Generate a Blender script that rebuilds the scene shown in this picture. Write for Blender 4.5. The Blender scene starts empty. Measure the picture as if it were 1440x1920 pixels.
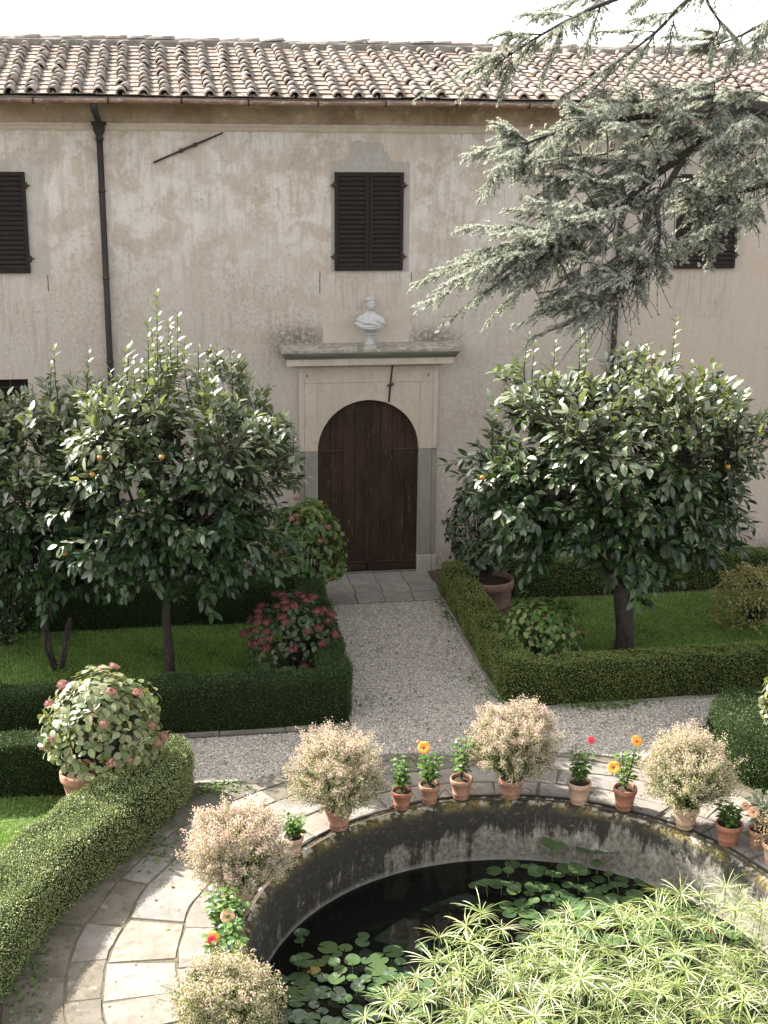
import bpy, math, random
import numpy as np
from mathutils import Matrix, Vector

random.seed(7)
rng = np.random.default_rng(7)
PI = math.pi
SC = bpy.context.scene
COL = SC.collection

# ------------------------------------------------------------------ camera
CAM_R = np.array([0.98741788, -0.15780816, 0.01012497])
CAM_U = np.array([0.03489812, 0.27991474, 0.95939036])
CAM_F = np.array([0.15423376, 0.94696585, -0.28190003])
CAM_C = np.array([-3.6, -24.0, 8.316])
FPX = 2548.2
cam = bpy.data.cameras.new('camera')
cam.sensor_fit = 'VERTICAL'
cam.sensor_height = 36.0
cam.sensor_width = 27.0
cam.lens = FPX / 1920 * 36.0
cam.clip_end = 2000
cam.clip_start = 0.1
cam_ob = bpy.data.objects.new('camera', cam)
COL.objects.link(cam_ob)
M = Matrix.Identity(4)
for i in range(3):
    M[i][0] = CAM_R[i]; M[i][1] = CAM_U[i]; M[i][2] = -CAM_F[i]; M[i][3] = CAM_C[i]
cam_ob.matrix_world = M
SC.camera = cam_ob

# ------------------------------------------------------------------ light
SUN_EL, SUN_AZ = math.radians(38.5), math.radians(-48.0)      # behind the building, to the left
world = bpy.data.worlds.new('World')
SC.world = world
world.use_nodes = True
wn = world.node_tree
wn.nodes.clear()
sky = wn.nodes.new('ShaderNodeTexSky')
sky.sky_type = 'NISHITA'
sky.sun_disc = False
sky.sun_elevation = SUN_EL
sky.sun_rotation = SUN_AZ
sky.altitude = 100
sky.air_density = 1.0
sky.dust_density = 3.0
sky.ozone_density = 1.0
bg = wn.nodes.new('ShaderNodeBackground')
bg.inputs['Strength'].default_value = 0.138
wo = wn.nodes.new('ShaderNodeOutputWorld')
hs = wn.nodes.new('ShaderNodeHueSaturation')      # thin high haze: the whole sky is whiter than a clear one
hs.inputs['Saturation'].default_value = 0.15
wn.links.new(sky.outputs[0], hs.inputs['Color'])
wn.links.new(hs.outputs[0], bg.inputs[0])
wn.links.new(bg.outputs[0], wo.inputs[0])
sl = bpy.data.lights.new('sun', 'SUN')
sl.energy = 4.2
sl.angle = math.radians(0.5)
sl.color = (1.0, 0.95, 0.87)
so = bpy.data.objects.new('sun', sl)
COL.objects.link(so)
sdir = Vector((math.sin(SUN_AZ) * math.cos(SUN_EL), math.cos(SUN_AZ) * math.cos(SUN_EL), math.sin(SUN_EL)))
so.rotation_euler = sdir.to_track_quat('Z', 'Y').to_euler()
so.location = sdir * 60
VS = SC.view_settings
VS.view_transform = 'Standard'
VS.look = 'None'
VS.gamma = 1.0
VS.use_curve_mapping = False
VS.exposure = 2.28
SC.cycles.max_bounces = 8
SC.cycles.diffuse_bounces = 4
SC.cycles.glossy_bounces = 3
SC.cycles.transmission_bounces = 4
SC.cycles.sample_clamp_indirect = 6.0

# ------------------------------------------------------------------ node helpers
def new_mat(name):
    m = bpy.data.materials.new(name)
    m.use_nodes = True
    m.node_tree.nodes.clear()
    return m, m.node_tree

def nd(nt, t, ins=None, **props):
    n = nt.nodes.new('ShaderNode' + t)
    for k, v in props.items():
        setattr(n, k, v)
    for k, v in (ins or {}).items():
        s = n.inputs[k]
        if isinstance(v, bpy.types.NodeSocket):
            nt.links.new(v, s)
        else:
            s.default_value = v
    return n

def c4(c):
    return (c[0], c[1], c[2], 1.0)

def mixc(nt, f, a, b, blend='MIX'):
    n = nt.nodes.new('ShaderNodeMix')
    n.data_type = 'RGBA'
    n.blend_type = blend
    for idx, v in ((0, f), (6, a), (7, b)):
        if isinstance(v, bpy.types.NodeSocket):
            nt.links.new(v, n.inputs[idx])
        elif idx == 0:
            n.inputs[idx].default_value = v
        else:
            n.inputs[idx].default_value = c4(v)
    return n.outputs[2]

def ramp(nt, fac, stops, interp='LINEAR'):
    n = nt.nodes.new('ShaderNodeValToRGB')
    n.color_ramp.interpolation = interp
    e = n.color_ramp.elements
    while len(e) < len(stops):
        e.new(0.5)
    for el, (p, c) in zip(e, stops):
        el.position = p
        el.color = c4(c) if isinstance(c, (tuple, list)) else (c, c, c, 1)
    nt.links.new(fac, n.inputs[0])
    return n.outputs[0]

def mth(nt, op, a, b=None, c=None, clamp=False):
    n = nt.nodes.new('ShaderNodeMath')
    n.operation = op
    n.use_clamp = clamp
    for i, v in enumerate((a, b, c)):
        if v is None:
            continue
        if isinstance(v, bpy.types.NodeSocket):
            nt.links.new(v, n.inputs[i])
        else:
            n.inputs[i].default_value = v
    return n.outputs[0]

def coord(nt, scale=None, which='Object'):
    t = nd(nt, 'TexCoord').outputs[which]
    if scale is None:
        return t
    return nd(nt, 'Mapping', {'Vector': t, 'Scale': scale}).outputs[0]

def noise(nt, vec, scale, detail=4.0, rough=0.55, dist=0.0, col=False):
    n = nd(nt, 'TexNoise', {'Vector': vec, 'Scale': scale, 'Detail': detail, 'Roughness': rough, 'Distortion': dist})
    return n.outputs['Color' if col else 'Fac']

def sstep(nt, v, lo, hi, inv=False):
    n = nt.nodes.new('ShaderNodeMapRange')
    n.interpolation_type = 'SMOOTHSTEP'
    nt.links.new(v, n.inputs[0])
    n.inputs[1].default_value = lo
    n.inputs[2].default_value = hi
    n.inputs[3].default_value = 1.0 if inv else 0.0
    n.inputs[4].default_value = 0.0 if inv else 1.0
    return n.outputs[0]

def bump(nt, h, strength, dist=0.02):
    return nd(nt, 'Bump', {'Height': h, 'Strength': strength, 'Distance': dist}).outputs[0]

def finish(nt, col, rough=0.8, normal=None, spec=0.3, metal=0.0):
    p = nd(nt, 'BsdfPrincipled', {'Roughness': rough, 'Specular IOR Level': spec, 'Metallic': metal})
    if isinstance(col, bpy.types.NodeSocket):
        nt.links.new(col, p.inputs['Base Color'])
    else:
        p.inputs['Base Color'].default_value = c4(col)
    if normal is not None:
        nt.links.new(normal, p.inputs['Normal'])
    o = nd(nt, 'OutputMaterial', {'Surface': p.outputs[0]})
    return p, o

def box_mask(nt, sep, x0, x1, z0, z1, soft=0.02, warp=None):
    """1 inside the rectangle x0..x1, z0..z1 of the wall face; the edge is wobbled by warp."""
    x, z = sep.outputs['X'], sep.outputs['Z']
    if warp is not None:
        x = mth(nt, 'ADD', x, warp[0]); z = mth(nt, 'ADD', z, warp[1])
    a = sstep(nt, x, x0 - soft, x0 + soft)
    b = sstep(nt, x, x1 - soft, x1 + soft, True)
    c = sstep(nt, z, z0 - soft, z0 + soft)
    d = sstep(nt, z, z1 - soft, z1 + soft, True)
    return mth(nt, 'MULTIPLY', mth(nt, 'MULTIPLY', a, b), mth(nt, 'MULTIPLY', c, d))

def blob_mask(nt, sep, cx, cz, rx, rz, lo=0.3, hi=1.0):
    dx = mth(nt, 'DIVIDE', mth(nt, 'SUBTRACT', sep.outputs['X'], cx), rx)
    dz = mth(nt, 'DIVIDE', mth(nt, 'SUBTRACT', sep.outputs['Z'], cz), rz)
    r = mth(nt, 'SQRT', mth(nt, 'ADD', mth(nt, 'MULTIPLY', dx, dx), mth(nt, 'MULTIPLY', dz, dz)))
    return sstep(nt, r, lo, hi, True)

def mul(nt, *a):
    r = a[0]
    for b in a[1:]:
        r = mth(nt, 'MULTIPLY', r, b)
    return r

# ------------------------------------------------------------------ materials
def mat_plaster():
    m, nt = new_mat('old_plaster')
    v = coord(nt)
    sep = nd(nt, 'SeparateXYZ', {'Vector': v})
    big = noise(nt, v, 0.55, 5, 0.6)
    mid = noise(nt, v, 2.2, 6, 0.65, 0.4)
    fine = noise(nt, v, 14, 5, 0.7)
    grit = noise(nt, v, 70, 3, 0.7)
    streak = noise(nt, coord(nt, (5.0, 5.0, 0.55)), 1.4, 5, 0.65)
    streak2 = noise(nt, coord(nt, (14.0, 14.0, 0.9)), 1.6, 5, 0.7)
    col = ramp(nt, big, [(0.3, (0.365, 0.305, 0.245)), (0.5, (0.415, 0.355, 0.295)), (0.7, (0.46, 0.41, 0.365))])
    # worn lime wash, paler and greyer, in ragged clouds
    wash = mth(nt, 'ADD', mth(nt, 'MULTIPLY', mid, 0.6), mth(nt, 'MULTIPLY', streak, 0.4))
    left = sstep(nt, sep.outputs['X'], 1.5, 5.0, True)
    high = sstep(nt, sep.outputs['Z'], 4.2, 7.2)
    wm = mul(nt, sstep(nt, wash, 0.45, 0.56), mth(nt, 'MULTIPLY_ADD', high, 0.6, 0.4), mth(nt, 'MULTIPLY_ADD', left, 0.6, 0.4))
    col = mixc(nt, mth(nt, 'MULTIPLY', wm, 0.64), col, (0.62, 0.585, 0.555))
    low = mul(nt, sstep(nt, sep.outputs['Z'], 6.6, 4.4), sstep(nt, mth(nt, 'ADD', mth(nt, 'MULTIPLY', fine, 0.22), mth(nt, 'ADD', mth(nt, 'MULTIPLY', mid, 0.43), mth(nt, 'MULTIPLY', big, 0.35))), 0.42, 0.58))
    col = mixc(nt, mth(nt, 'MULTIPLY', low, 0.45), col, (0.32, 0.265, 0.215))
    # rain streaks
    col = mixc(nt, mul(nt, sstep(nt, streak2, 0.50, 0.70), high, 0.40), col, (0.58, 0.545, 0.52))
    col = mixc(nt, mth(nt, 'MULTIPLY', sstep(nt, streak, 0.50, 0.68), 0.5), col, (0.275, 0.22, 0.175))
    col = mixc(nt, mth(nt, 'MULTIPLY', mul(nt, sstep(nt, fine, 0.50, 0.64), sstep(nt, big, 0.62, 0.40)), 0.5), col, (0.285, 0.235, 0.19))
    col = mixc(nt, mth(nt, 'MULTIPLY', sstep(nt, fine, 0.48, 0.30), 0.4), col, (0.55, 0.49, 0.44))
    wx = mth(nt, 'MULTIPLY', mth(nt, 'SUBTRACT', noise(nt, v, 3.6, 6, 0.65), 0.5), 0.34)
    wz = mth(nt, 'MULTIPLY', mth(nt, 'SUBTRACT', noise(nt, v, 4.6, 6, 0.68, 0.6), 0.5), 0.42)
    wp = (wx, wz)
    # smooth repaired render round the bust and the door, and under the gutter on the right
    smooth_m = mth(nt, 'MAXIMUM', box_mask(nt, sep, -0.83, 0.73, 4.25, 5.35, 0.012, (mth(nt, 'MULTIPLY', wx, 0.06), mth(nt, 'MULTIPLY', wz, 0.15))),
                   box_mask(nt, sep, 0.15, 1.15, 7.55, 8.0, 0.02, wp))
    sm = mixc(nt, sstep(nt, mid, 0.35, 0.65), (0.45, 0.385, 0.315), (0.41, 0.35, 0.285))
    col = mixc(nt, mth(nt, 'MULTIPLY', smooth_m, 0.5), col, sm)
    rg = box_mask(nt, sep, 4.9, 11, 0.6, 6.2, 0.5, wp)
    col = mixc(nt, mth(nt, 'MULTIPLY', rg, 0.55), col, (0.43, 0.355, 0.285))
    # grey cement round the windows
    gm = box_mask(nt, sep, -0.68, 0.71, 5.62, 7.50, 0.006, (mth(nt, 'MULTIPLY', wx, 0.22), mth(nt, 'MULTIPLY', wz, 0.5)))
    gm = mth(nt, 'MAXIMUM', gm, blob_mask(nt, nd(nt, 'SeparateXYZ', {'Vector': nd(nt, 'VectorMath', {0: v, 1: nd(nt, 'CombineXYZ', {'X': wx, 'Z': wz}).outputs[0]}).outputs[0]}), -0.06, 7.50, 0.40, 0.38, 0.94, 1.0))
    gm = mth(nt, 'MAXIMUM', gm, mth(nt, 'MULTIPLY', box_mask(nt, sep, -7.3, -5.5, 5.55, 7.5, 0.03, wp), 0.55))
    gm = mth(nt, 'MAXIMUM', gm, mth(nt, 'MULTIPLY', box_mask(nt, sep, 5.4, 7.0, 5.55, 7.5, 0.03, wp), 0.4))
    gcol = mixc(nt, sstep(nt, fine, 0.35, 0.65), (0.29, 0.275, 0.25), (0.35, 0.33, 0.30))
    col = mixc(nt, mth(nt, 'MULTIPLY', gm, 0.92), col, gcol)
    # black lichen specks
    sp = sstep(nt, noise(nt, v, 22, 7, 0.8, 0.5), 0.54, 0.64)
    zone = mth(nt, 'MAXIMUM', blob_mask(nt, sep, -1.5, 4.75, 1.5, 0.75), blob_mask(nt, sep, -1.9, 5.3, 1.6, 0.5))
    zone = mth(nt, 'MAXIMUM', zone, blob_mask(nt, sep, 1.35, 4.5, 0.8, 0.35))
    zone = mth(nt, 'MAXIMUM', zone, blob_mask(nt, sep, -5.3, 4.7, 1.5, 1.0))
    zone = mul(nt, zone, sstep(nt, mid, 0.38, 0.55), mth(nt, 'SUBTRACT', 1.0, smooth_m))
    col = mixc(nt, mul(nt, sp, zone, 0.85), col, (0.09, 0.08, 0.07))
    shelf = mth(nt, 'MAXIMUM', blob_mask(nt, sep, -1.25, 4.42, 0.95, 0.42, 0.1), blob_mask(nt, sep, 1.2, 4.40, 0.75, 0.34, 0.1))
    shelf = mul(nt, shelf, mth(nt, 'SUBTRACT', 1.0, smooth_m), sstep(nt, fine, 0.30, 0.55))
    col = mixc(nt, mth(nt, 'MULTIPLY', shelf, 0.92), col, (0.13, 0.115, 0.095))
    runs = mth(nt, 'MAXIMUM', box_mask(nt, sep, -0.62, 0.60, 4.95, 5.63, 0.05), mth(nt, 'MAXIMUM', box_mask(nt, sep, -7.1, -5.8, 4.6, 5.63, 0.05), box_mask(nt, sep, 5.6, 6.8, 4.7, 5.62, 0.05)))
    runs = mth(nt, 'MAXIMUM', runs, mth(nt, 'MULTIPLY', box_mask(nt, sep, -14, 14, 7.2, 8.0, 0.3), 0.6))
    col = mixc(nt, mul(nt, runs, sstep(nt, streak2, 0.46, 0.60), 0.45), col, (0.27, 0.225, 0.185))
    # thin cracks
    vo = nd(nt, 'TexVoronoi', {'Vector': nd(nt, 'VectorMath', {0: v, 1: noise(nt, v, 2.5, 4, 0.6, col=True)}).outputs[0], 'Scale': 0.55}, feature='DISTANCE_TO_EDGE')
    ck = mul(nt, sstep(nt, vo.outputs['Distance'], 0.0, 0.006, True), sstep(nt, big, 0.52, 0.60))
    col = mixc(nt, mth(nt, 'MULTIPLY', ck, 0.5), col, (0.2, 0.165, 0.135))
    # damp foot of the wall
    foot = mul(nt, sstep(nt, sep.outputs['Z'], 0.1, 1.3, True), sstep(nt, mid, 0.38, 0.58))
    col = mixc(nt, mth(nt, 'MULTIPLY', foot, 0.55), col, (0.25, 0.20, 0.16))
    col = mixc(nt, mul(nt, sstep(nt, sep.outputs['Z'], 0.5, 0.9, True), sstep(nt, fine, 0.55, 0.62)), col, (0.5, 0.45, 0.42))
    h = mth(nt, 'ADD', mth(nt, 'MULTIPLY', fine, 0.6), mth(nt, 'MULTIPLY', grit, 0.25))
    h = mth(nt, 'ADD', h, mth(nt, 'MULTIPLY', mid, 0.8))
    h = mth(nt, 'SUBTRACT', h, mth(nt, 'MULTIPLY', gm, 0.7))
    finish(nt, col, 0.95, bump(nt, h, 0.5, 0.012), 0.15)
    return m

def mat_mottled(name, c1, c2, c3, scale=3.0, rough=0.85, bump_s=0.4, bscale=30, stretch=(1, 1, 1), spec=0.25, bd=0.006, island=0.0, which='Object'):
    """Weathered surface: three colours mixed by two noises, fine relief; island > 0 varies each loose piece and object."""
    m, nt = new_mat(name)
    v = coord(nt, stretch, which)
    if island > 0:
        g = nd(nt, 'NewGeometry'); oi = nd(nt, 'ObjectInfo')
        r = mth(nt, 'FRACT', mth(nt, 'ADD', g.outputs['Random Per Island'], oi.outputs['Random']))
        off = nd(nt, 'VectorMath', {0: v, 1: nd(nt, 'CombineXYZ', {'X': mth(nt, 'MULTIPLY', r, 31.0), 'Y': mth(nt, 'MULTIPLY', r, 17.0)}).outputs[0]})
        v = off.outputs[0]
    a = noise(nt, v, scale, 6, 0.62, 0.3)
    b = noise(nt, v, scale * 5.3, 5, 0.7)
    col = mixc(nt, sstep(nt, a, 0.36, 0.64), c1, c2)
    col = mixc(nt, mth(nt, 'MULTIPLY', sstep(nt, b, 0.50, 0.68), 0.7), col, c3)
    if island > 0:
        val = mth(nt, 'MULTIPLY_ADD', r, island * 2, 1.0 - island)
        col = nd(nt, 'HueSaturation', {'Color': col, 'Value': val, 'Hue': mth(nt, 'MULTIPLY_ADD', mth(nt, 'FRACT', mth(nt, 'MULTIPLY', r, 7.3)), 0.03, 0.485)}).outputs[0]
    h = mth(nt, 'ADD', noise(nt, v, bscale, 5, 0.7), mth(nt, 'MULTIPLY', a, 0.6))
    finish(nt, col, rough, bump(nt, h, bump_s, bd), spec)
    return m

def mat_leaf(name, stops, rough=0.45, trans=0.28, spec=0.5, tint=(1.25, 1.3, 0.7)):
    m, nt = new_mat(name)
    g = nd(nt, 'NewGeometry'); oi = nd(nt, 'ObjectInfo')
    r = mth(nt, 'FRACT', mth(nt, 'ADD', g.outputs['Random Per Island'], oi.outputs['Random']))
    n = len(stops)
    col = ramp(nt, r, [(i / max(1, n - 1), c) for i, c in enumerate(stops)])
    p = nd(nt, 'BsdfPrincipled', {'Base Color': col, 'Roughness': rough, 'Specular IOR Level': spec})
    t = nd(nt, 'BsdfTranslucent', {'Color': mixc(nt, 1.0, col, tint, 'MULTIPLY')})
    mx = nd(nt, 'MixShader', {0: trans, 1: p.outputs[0], 2: t.outputs[0]})
    nd(nt, 'OutputMaterial', {'Surface': mx.outputs[0]})
    return m

def mat_pond_wall():
    m, nt = new_mat('algae_stained_concrete')
    v = coord(nt)
    sep = nd(nt, 'SeparateXYZ', {'Vector': v})
    st = noise(nt, coord(nt, (4.0, 4.0, 0.5)), 1.5, 8, 0.72, 0.3)
    bl = noise(nt, v, 1.6, 6, 0.65, 0.5)
    fi = noise(nt, v, 16, 5, 0.72)
    col = mixc(nt, sstep(nt, fi, 0.35, 0.68), (0.12, 0.105, 0.085), (0.27, 0.245, 0.205))
    col = mixc(nt, mth(nt, 'MULTIPLY', sstep(nt, bl, 0.5, 0.62), 0.7), col, (0.44, 0.41, 0.355))
    # dark algae under the lip; shade of the left half also in the colour
    side = sstep(nt, sep.outputs['X'], -2.6, 2.8)
    top = sstep(nt, sep.outputs['Z'], -0.62, -0.08)
    k = mth(nt, 'ADD', mth(nt, 'MULTIPLY', top, 0.20), mth(nt, 'MULTIPLY', mth(nt, 'SUBTRACT', 0.55, side), 0.22))
    dm = sstep(nt, mth(nt, 'ADD', mth(nt, 'ADD', mth(nt, 'MULTIPLY', st, 0.55), mth(nt, 'MULTIPLY', bl, 0.45)), k), 0.51, 0.585)
    dm = mth(nt, 'MULTIPLY', dm, sstep(nt, fi, 0.22, 0.5))
    col = mixc(nt, mth(nt, 'MULTIPLY', dm, 0.93), col, (0.022, 0.02, 0.016))
    lip = mul(nt, sstep(nt, sep.outputs['Z'], -0.16, -0.03), sstep(nt, noise(nt, v, 4.5, 6, 0.7), 0.42, 0.52))
    col = mixc(nt, lip, col, mixc(nt, sstep(nt, fi, 0.4, 0.6), (0.06, 0.055, 0.02), (0.20, 0.15, 0.05)))
    lip2 = mul(nt, sstep(nt, sep.outputs['Z'], -0.10, -0.01), sstep(nt, noise(nt, v, 9, 5, 0.7), 0.52, 0.60))
    col = mixc(nt, lip2, col, (0.44, 0.41, 0.36))
    wl = sstep(nt, mth(nt, 'ADD', sep.outputs['Z'], mth(nt, 'MULTIPLY', fi, 0.06)), -0.77, -0.68, True)
    col = mixc(nt, mth(nt, 'MULTIPLY', wl, 0.6), col, (0.30, 0.28, 0.25))
    h = mth(nt, 'ADD', fi, mth(nt, 'MULTIPLY', bl, 0.8))
    finish(nt, col, 0.92, bump(nt, h, 0.8, 0.02), 0.2)
    return m

def mat_stone(name, c1, c2, dirt, island=0.10):
    m, nt = new_mat(name)
    oi = nd(nt, 'ObjectInfo')
    r = oi.outputs['Random']
    v0 = coord(nt)
    v = nd(nt, 'VectorMath', {0: v0, 1: nd(nt, 'CombineXYZ', {'X': mth(nt, 'MULTIPLY', r, 23.0)}).outputs[0]}).outputs[0]
    a = noise(nt, v, 2.4, 6, 0.65, 0.4)
    b = noise(nt, v, 11, 6, 0.72)
    f = noise(nt, v, 55, 4, 0.75)
    col = mixc(nt, sstep(nt, a, 0.35, 0.65), c1, c2)
    col = mixc(nt, mth(nt, 'MULTIPLY', sstep(nt, b, 0.50, 0.66), 0.65), col, dirt)
    col = mixc(nt, mth(nt, 'MULTIPLY', sstep(nt, noise(nt, v, 5.2, 4, 0.5), 0.62, 0.68), 0.3), col, (0.33, 0.31, 0.28))
    col = mixc(nt, mth(nt, 'MULTIPLY', sstep(nt, f, 0.55, 0.7), 0.4), col, tuple(x * 0.45 for x in c1))
    col = nd(nt, 'HueSaturation', {'Color': col, 'Value': mth(nt, 'MULTIPLY_ADD', r, island * 2, 1 - island), 'Saturation': mth(nt, 'MULTIPLY_ADD', mth(nt, 'FRACT', mth(nt, 'MULTIPLY', r, 9.7)), 0.5, 0.75)}).outputs[0]
    h = mth(nt, 'ADD', mth(nt, 'MULTIPLY', b, 1.0), mth(nt, 'MULTIPLY', f, 0.35))
    finish(nt, col, 0.88, bump(nt, h, 0.55, 0.012), 0.2)
    return m

def mat_wood_door():
    m, nt = new_mat('old_painted_door_wood')
    oi = nd(nt, 'ObjectInfo')
    v = nd(nt, 'VectorMath', {0: coord(nt), 1: nd(nt, 'CombineXYZ', {'X': mth(nt, 'MULTIPLY', oi.outputs['Random'], 40.0)}).outputs[0]}).outputs[0]
    gv = nd(nt, 'Mapping', {'Vector': v, 'Scale': (22, 22, 1.1)}).outputs[0]
    g = noise(nt, gv, 1.0, 6, 0.7, 0.3)
    a = noise(nt, v, 1.8, 5, 0.6)
    col = mixc(nt, sstep(nt, a, 0.35, 0.7), (0.024, 0.0155, 0.0115), (0.044, 0.025, 0.017))
    col = mixc(nt, mth(nt, 'MULTIPLY', sstep(nt, g, 0.48, 0.66), 0.5), col, (0.068, 0.036, 0.024))
    ch = sstep(nt, noise(nt, nd(nt, 'Mapping', {'Vector': v, 'Scale': (14, 14, 2.6)}).outputs[0], 1.7, 7, 0.72), 0.60, 0.66)
    col = mixc(nt, mth(nt, 'MULTIPLY', ch, 0.75), col, (0.17, 0.10, 0.065))
    finish(nt, col, 0.8, bump(nt, g, 0.6, 0.006), 0.14)
    return m

def mat_eave():
    m, nt = new_mat('damp_cove_plaster')
    v = coord(nt)
    st = noise(nt, coord(nt, (2.5, 2.5, 0.6)), 1.2, 6, 0.65)
    bl = noise(nt, v, 1.1, 6, 0.62, 0.5)
    fi = noise(nt, v, 12, 5, 0.7)
    col = mixc(nt, sstep(nt, bl, 0.36, 0.64), (0.20, 0.145, 0.095), (0.33, 0.255, 0.18))
    col = mixc(nt, mth(nt, 'MULTIPLY', sstep(nt, st, 0.56, 0.66), 0.8), col, (0.42, 0.35, 0.28))
    col = mixc(nt, mth(nt, 'MULTIPLY', sstep(nt, fi, 0.52, 0.68), 0.5), col, (0.15, 0.105, 0.07))
    edge = sstep(nt, noise(nt, v, 3.2, 5, 0.6), 0.56, 0.60)
    col = mixc(nt, mth(nt, 'MULTIPLY', edge, 0.5), col, (0.27, 0.23, 0.18))
    finish(nt, col, 0.95, bump(nt, fi, 0.4, 0.01), 0.15)
    return m

def mat_ground(name, stops, scale, bs=0.6, bd=0.02):
    m, nt = new_mat(name)
    v = coord(nt)
    a = noise(nt, v, scale, 7, 0.7)
    b = noise(nt, v, scale * 0.08, 4, 0.6)
    f = mth(nt, 'ADD', mth(nt, 'MULTIPLY', a, 0.7), mth(nt, 'MULTIPLY', b, 0.3))
    col = ramp(nt, f, stops)
    finish(nt, col, 0.95, bump(nt, a, bs, bd), 0.15)
    return m

def mat_gravel_floor():
    m, nt = new_mat('gravel_bed')
    v = coord(nt)
    vo = nd(nt, 'TexVoronoi', {'Vector': v, 'Scale': 42.0, 'Randomness': 1.0})
    rc = nd(nt, 'SeparateColor', {'Color': vo.outputs['Color']})
    col = ramp(nt, rc.outputs[0], [(0.0, (0.21, 0.185, 0.16)), (0.5, (0.36, 0.325, 0.285)), (1.0, (0.52, 0.48, 0.43))])
    big = noise(nt, v, 0.9, 4, 0.6)
    col = mixc(nt, mth(nt, 'MULTIPLY', sstep(nt, big, 0.5, 0.65), 0.4), col, (0.22, 0.19, 0.15))
    finish(nt, col, 0.9, bump(nt, vo.outputs['Distance'], 0.9, 0.02), 0.2)
    return m

def mat_water():
    m, nt = new_mat('dark_pond_water')
    v = coord(nt)
    w = noise(nt, v, 5.0, 3, 0.5)
    p, o = finish(nt, (0.004, 0.005, 0.004), 0.04, bump(nt, w, 0.06, 0.02), 0.5)
    p.inputs['IOR'].default_value = 1.33
    return m

def mat_tile(name, c1, c2, c3, mossy=0.0):
    m, nt = new_mat(name)
    oi = nd(nt, 'ObjectInfo'); g = nd(nt, 'NewGeometry')
    r = mth(nt, 'FRACT', mth(nt, 'ADD', oi.outputs['Random'], g.outputs['Random Per Island']))
    v = nd(nt, 'VectorMath', {0: coord(nt), 1: nd(nt, 'CombineXYZ', {'X': mth(nt, 'MULTIPLY', r, 37.0), 'Y': mth(nt, 'MULTIPLY', r, 11.0)}).outputs[0]}).outputs[0]
    a = noise(nt, v, 6, 6, 0.7)
    b = noise(nt, v, 24, 5, 0.72)
    pos = nd(nt, 'SeparateXYZ', {'Vector': g.outputs['Position']})
    right = sstep(nt, mth(nt, 'ADD', pos.outputs['X'], mth(nt, 'MULTIPLY', r, 5.0)), 2.0, 8.0)
    base = ramp(nt, r, [(0.0, c1), (0.35, c2), (0.7, c3), (1.0, c2)])
    base = mixc(nt, mth(nt, 'MULTIPLY', right, 0.6), base, (0.31, 0.245, 0.205))
    lich = mth(nt, 'MULTIPLY', sstep(nt, a, 0.47, 0.60), mth(nt, 'MULTIPLY_ADD', right, -0.35, 0.85))
    col = mixc(nt, lich, base, (0.33, 0.31, 0.28))
    col = mixc(nt, mth(nt, 'MULTIPLY', sstep(nt, b, 0.50, 0.64), 0.7), col, (0.10, 0.085, 0.065))
    if mossy:
        col = mixc(nt, mth(nt, 'MULTIPLY', sstep(nt, noise(nt, v, 3.5, 5, 0.65), 0.48, 0.6), mossy), col, (0.15, 0.12, 0.08))
    finish(nt, col, 0.92, bump(nt, b, 0.7, 0.01), 0.15)
    return m

M_ = {}
M_['plaster'] = mat_plaster()
M_['cove'] = mat_eave()
M_['pale_plaster'] = mat_mottled('pale_door_render', (0.45, 0.385, 0.31), (0.40, 0.335, 0.265), (0.33, 0.28, 0.23), 1.6, 0.93, 0.3, 40, (1.4, 1.4, 0.8), bd=0.004)
M_['grey_render'] = mat_mottled('grey_cement_render', (0.205, 0.19, 0.155), (0.25, 0.232, 0.19), (0.175, 0.16, 0.13), 2.0, 0.9, 0.3, 40, (2, 2, 0.7), bd=0.004)
M_['grey_stone'] = mat_mottled('weathered_sandstone', (0.30, 0.285, 0.25), (0.24, 0.23, 0.20), (0.17, 0.16, 0.135), 3.0, 0.92, 0.6, 26)
M_['cornice_stone'] = mat_mottled('lichen_cornice_stone', (0.36, 0.325, 0.27), (0.20, 0.18, 0.145), (0.52, 0.48, 0.41), 7.0, 0.95, 0.9, 22, bd=0.012)
M_['cornice_mould'] = mat_mottled('green_grey_moulding', (0.14, 0.14, 0.115), (0.20, 0.18, 0.145), (0.085, 0.08, 0.065), 3.0, 0.9, 0.5, 24, (0.5, 2, 3))
M_['base_stone'] = mat_mottled('pale_plinth_stone', (0.38, 0.34, 0.295), (0.31, 0.275, 0.235), (0.24, 0.21, 0.18), 3.0, 0.9, 0.4, 26)
M_['door'] = mat_wood_door()
M_['shutter'] = mat_mottled('dark_brown_shutter_paint', (0.027, 0.0205, 0.0175), (0.021, 0.0165, 0.0145), (0.038, 0.029, 0.025), 4.0, 0.8, 0.15, 30, (1, 1, 4), 0.12, 0.003)
M_['iron'] = mat_mottled('rusty_iron', (0.055, 0.035, 0.026), (0.035, 0.026, 0.022), (0.11, 0.055, 0.03), 8.0, 0.75, 0.4, 60, bd=0.003)
M_['pipe'] = mat_mottled('black_painted_downpipe', (0.026, 0.026, 0.024), (0.036, 0.034, 0.03), (0.06, 0.04, 0.03), 3.0, 0.7, 0.2, 40, (2, 2, 0.5), 0.15, 0.003)
M_['gutter'] = mat_mottled('rusted_gutter', (0.27, 0.165, 0.125), (0.16, 0.10, 0.075), (0.50, 0.45, 0.40), 2.2, 0.75, 0.3, 40, (0.8, 2, 2), 0.3, 0.004)
M_['dark'] = mat_mottled('dark_interior', (0.012, 0.011, 0.010), (0.016, 0.014, 0.012), (0.02, 0.018, 0.015), 3.0)
M_['tile'] = mat_tile('cover_tile_clay', (0.165, 0.122, 0.10), (0.222, 0.177, 0.148), (0.285, 0.252, 0.222))
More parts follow.
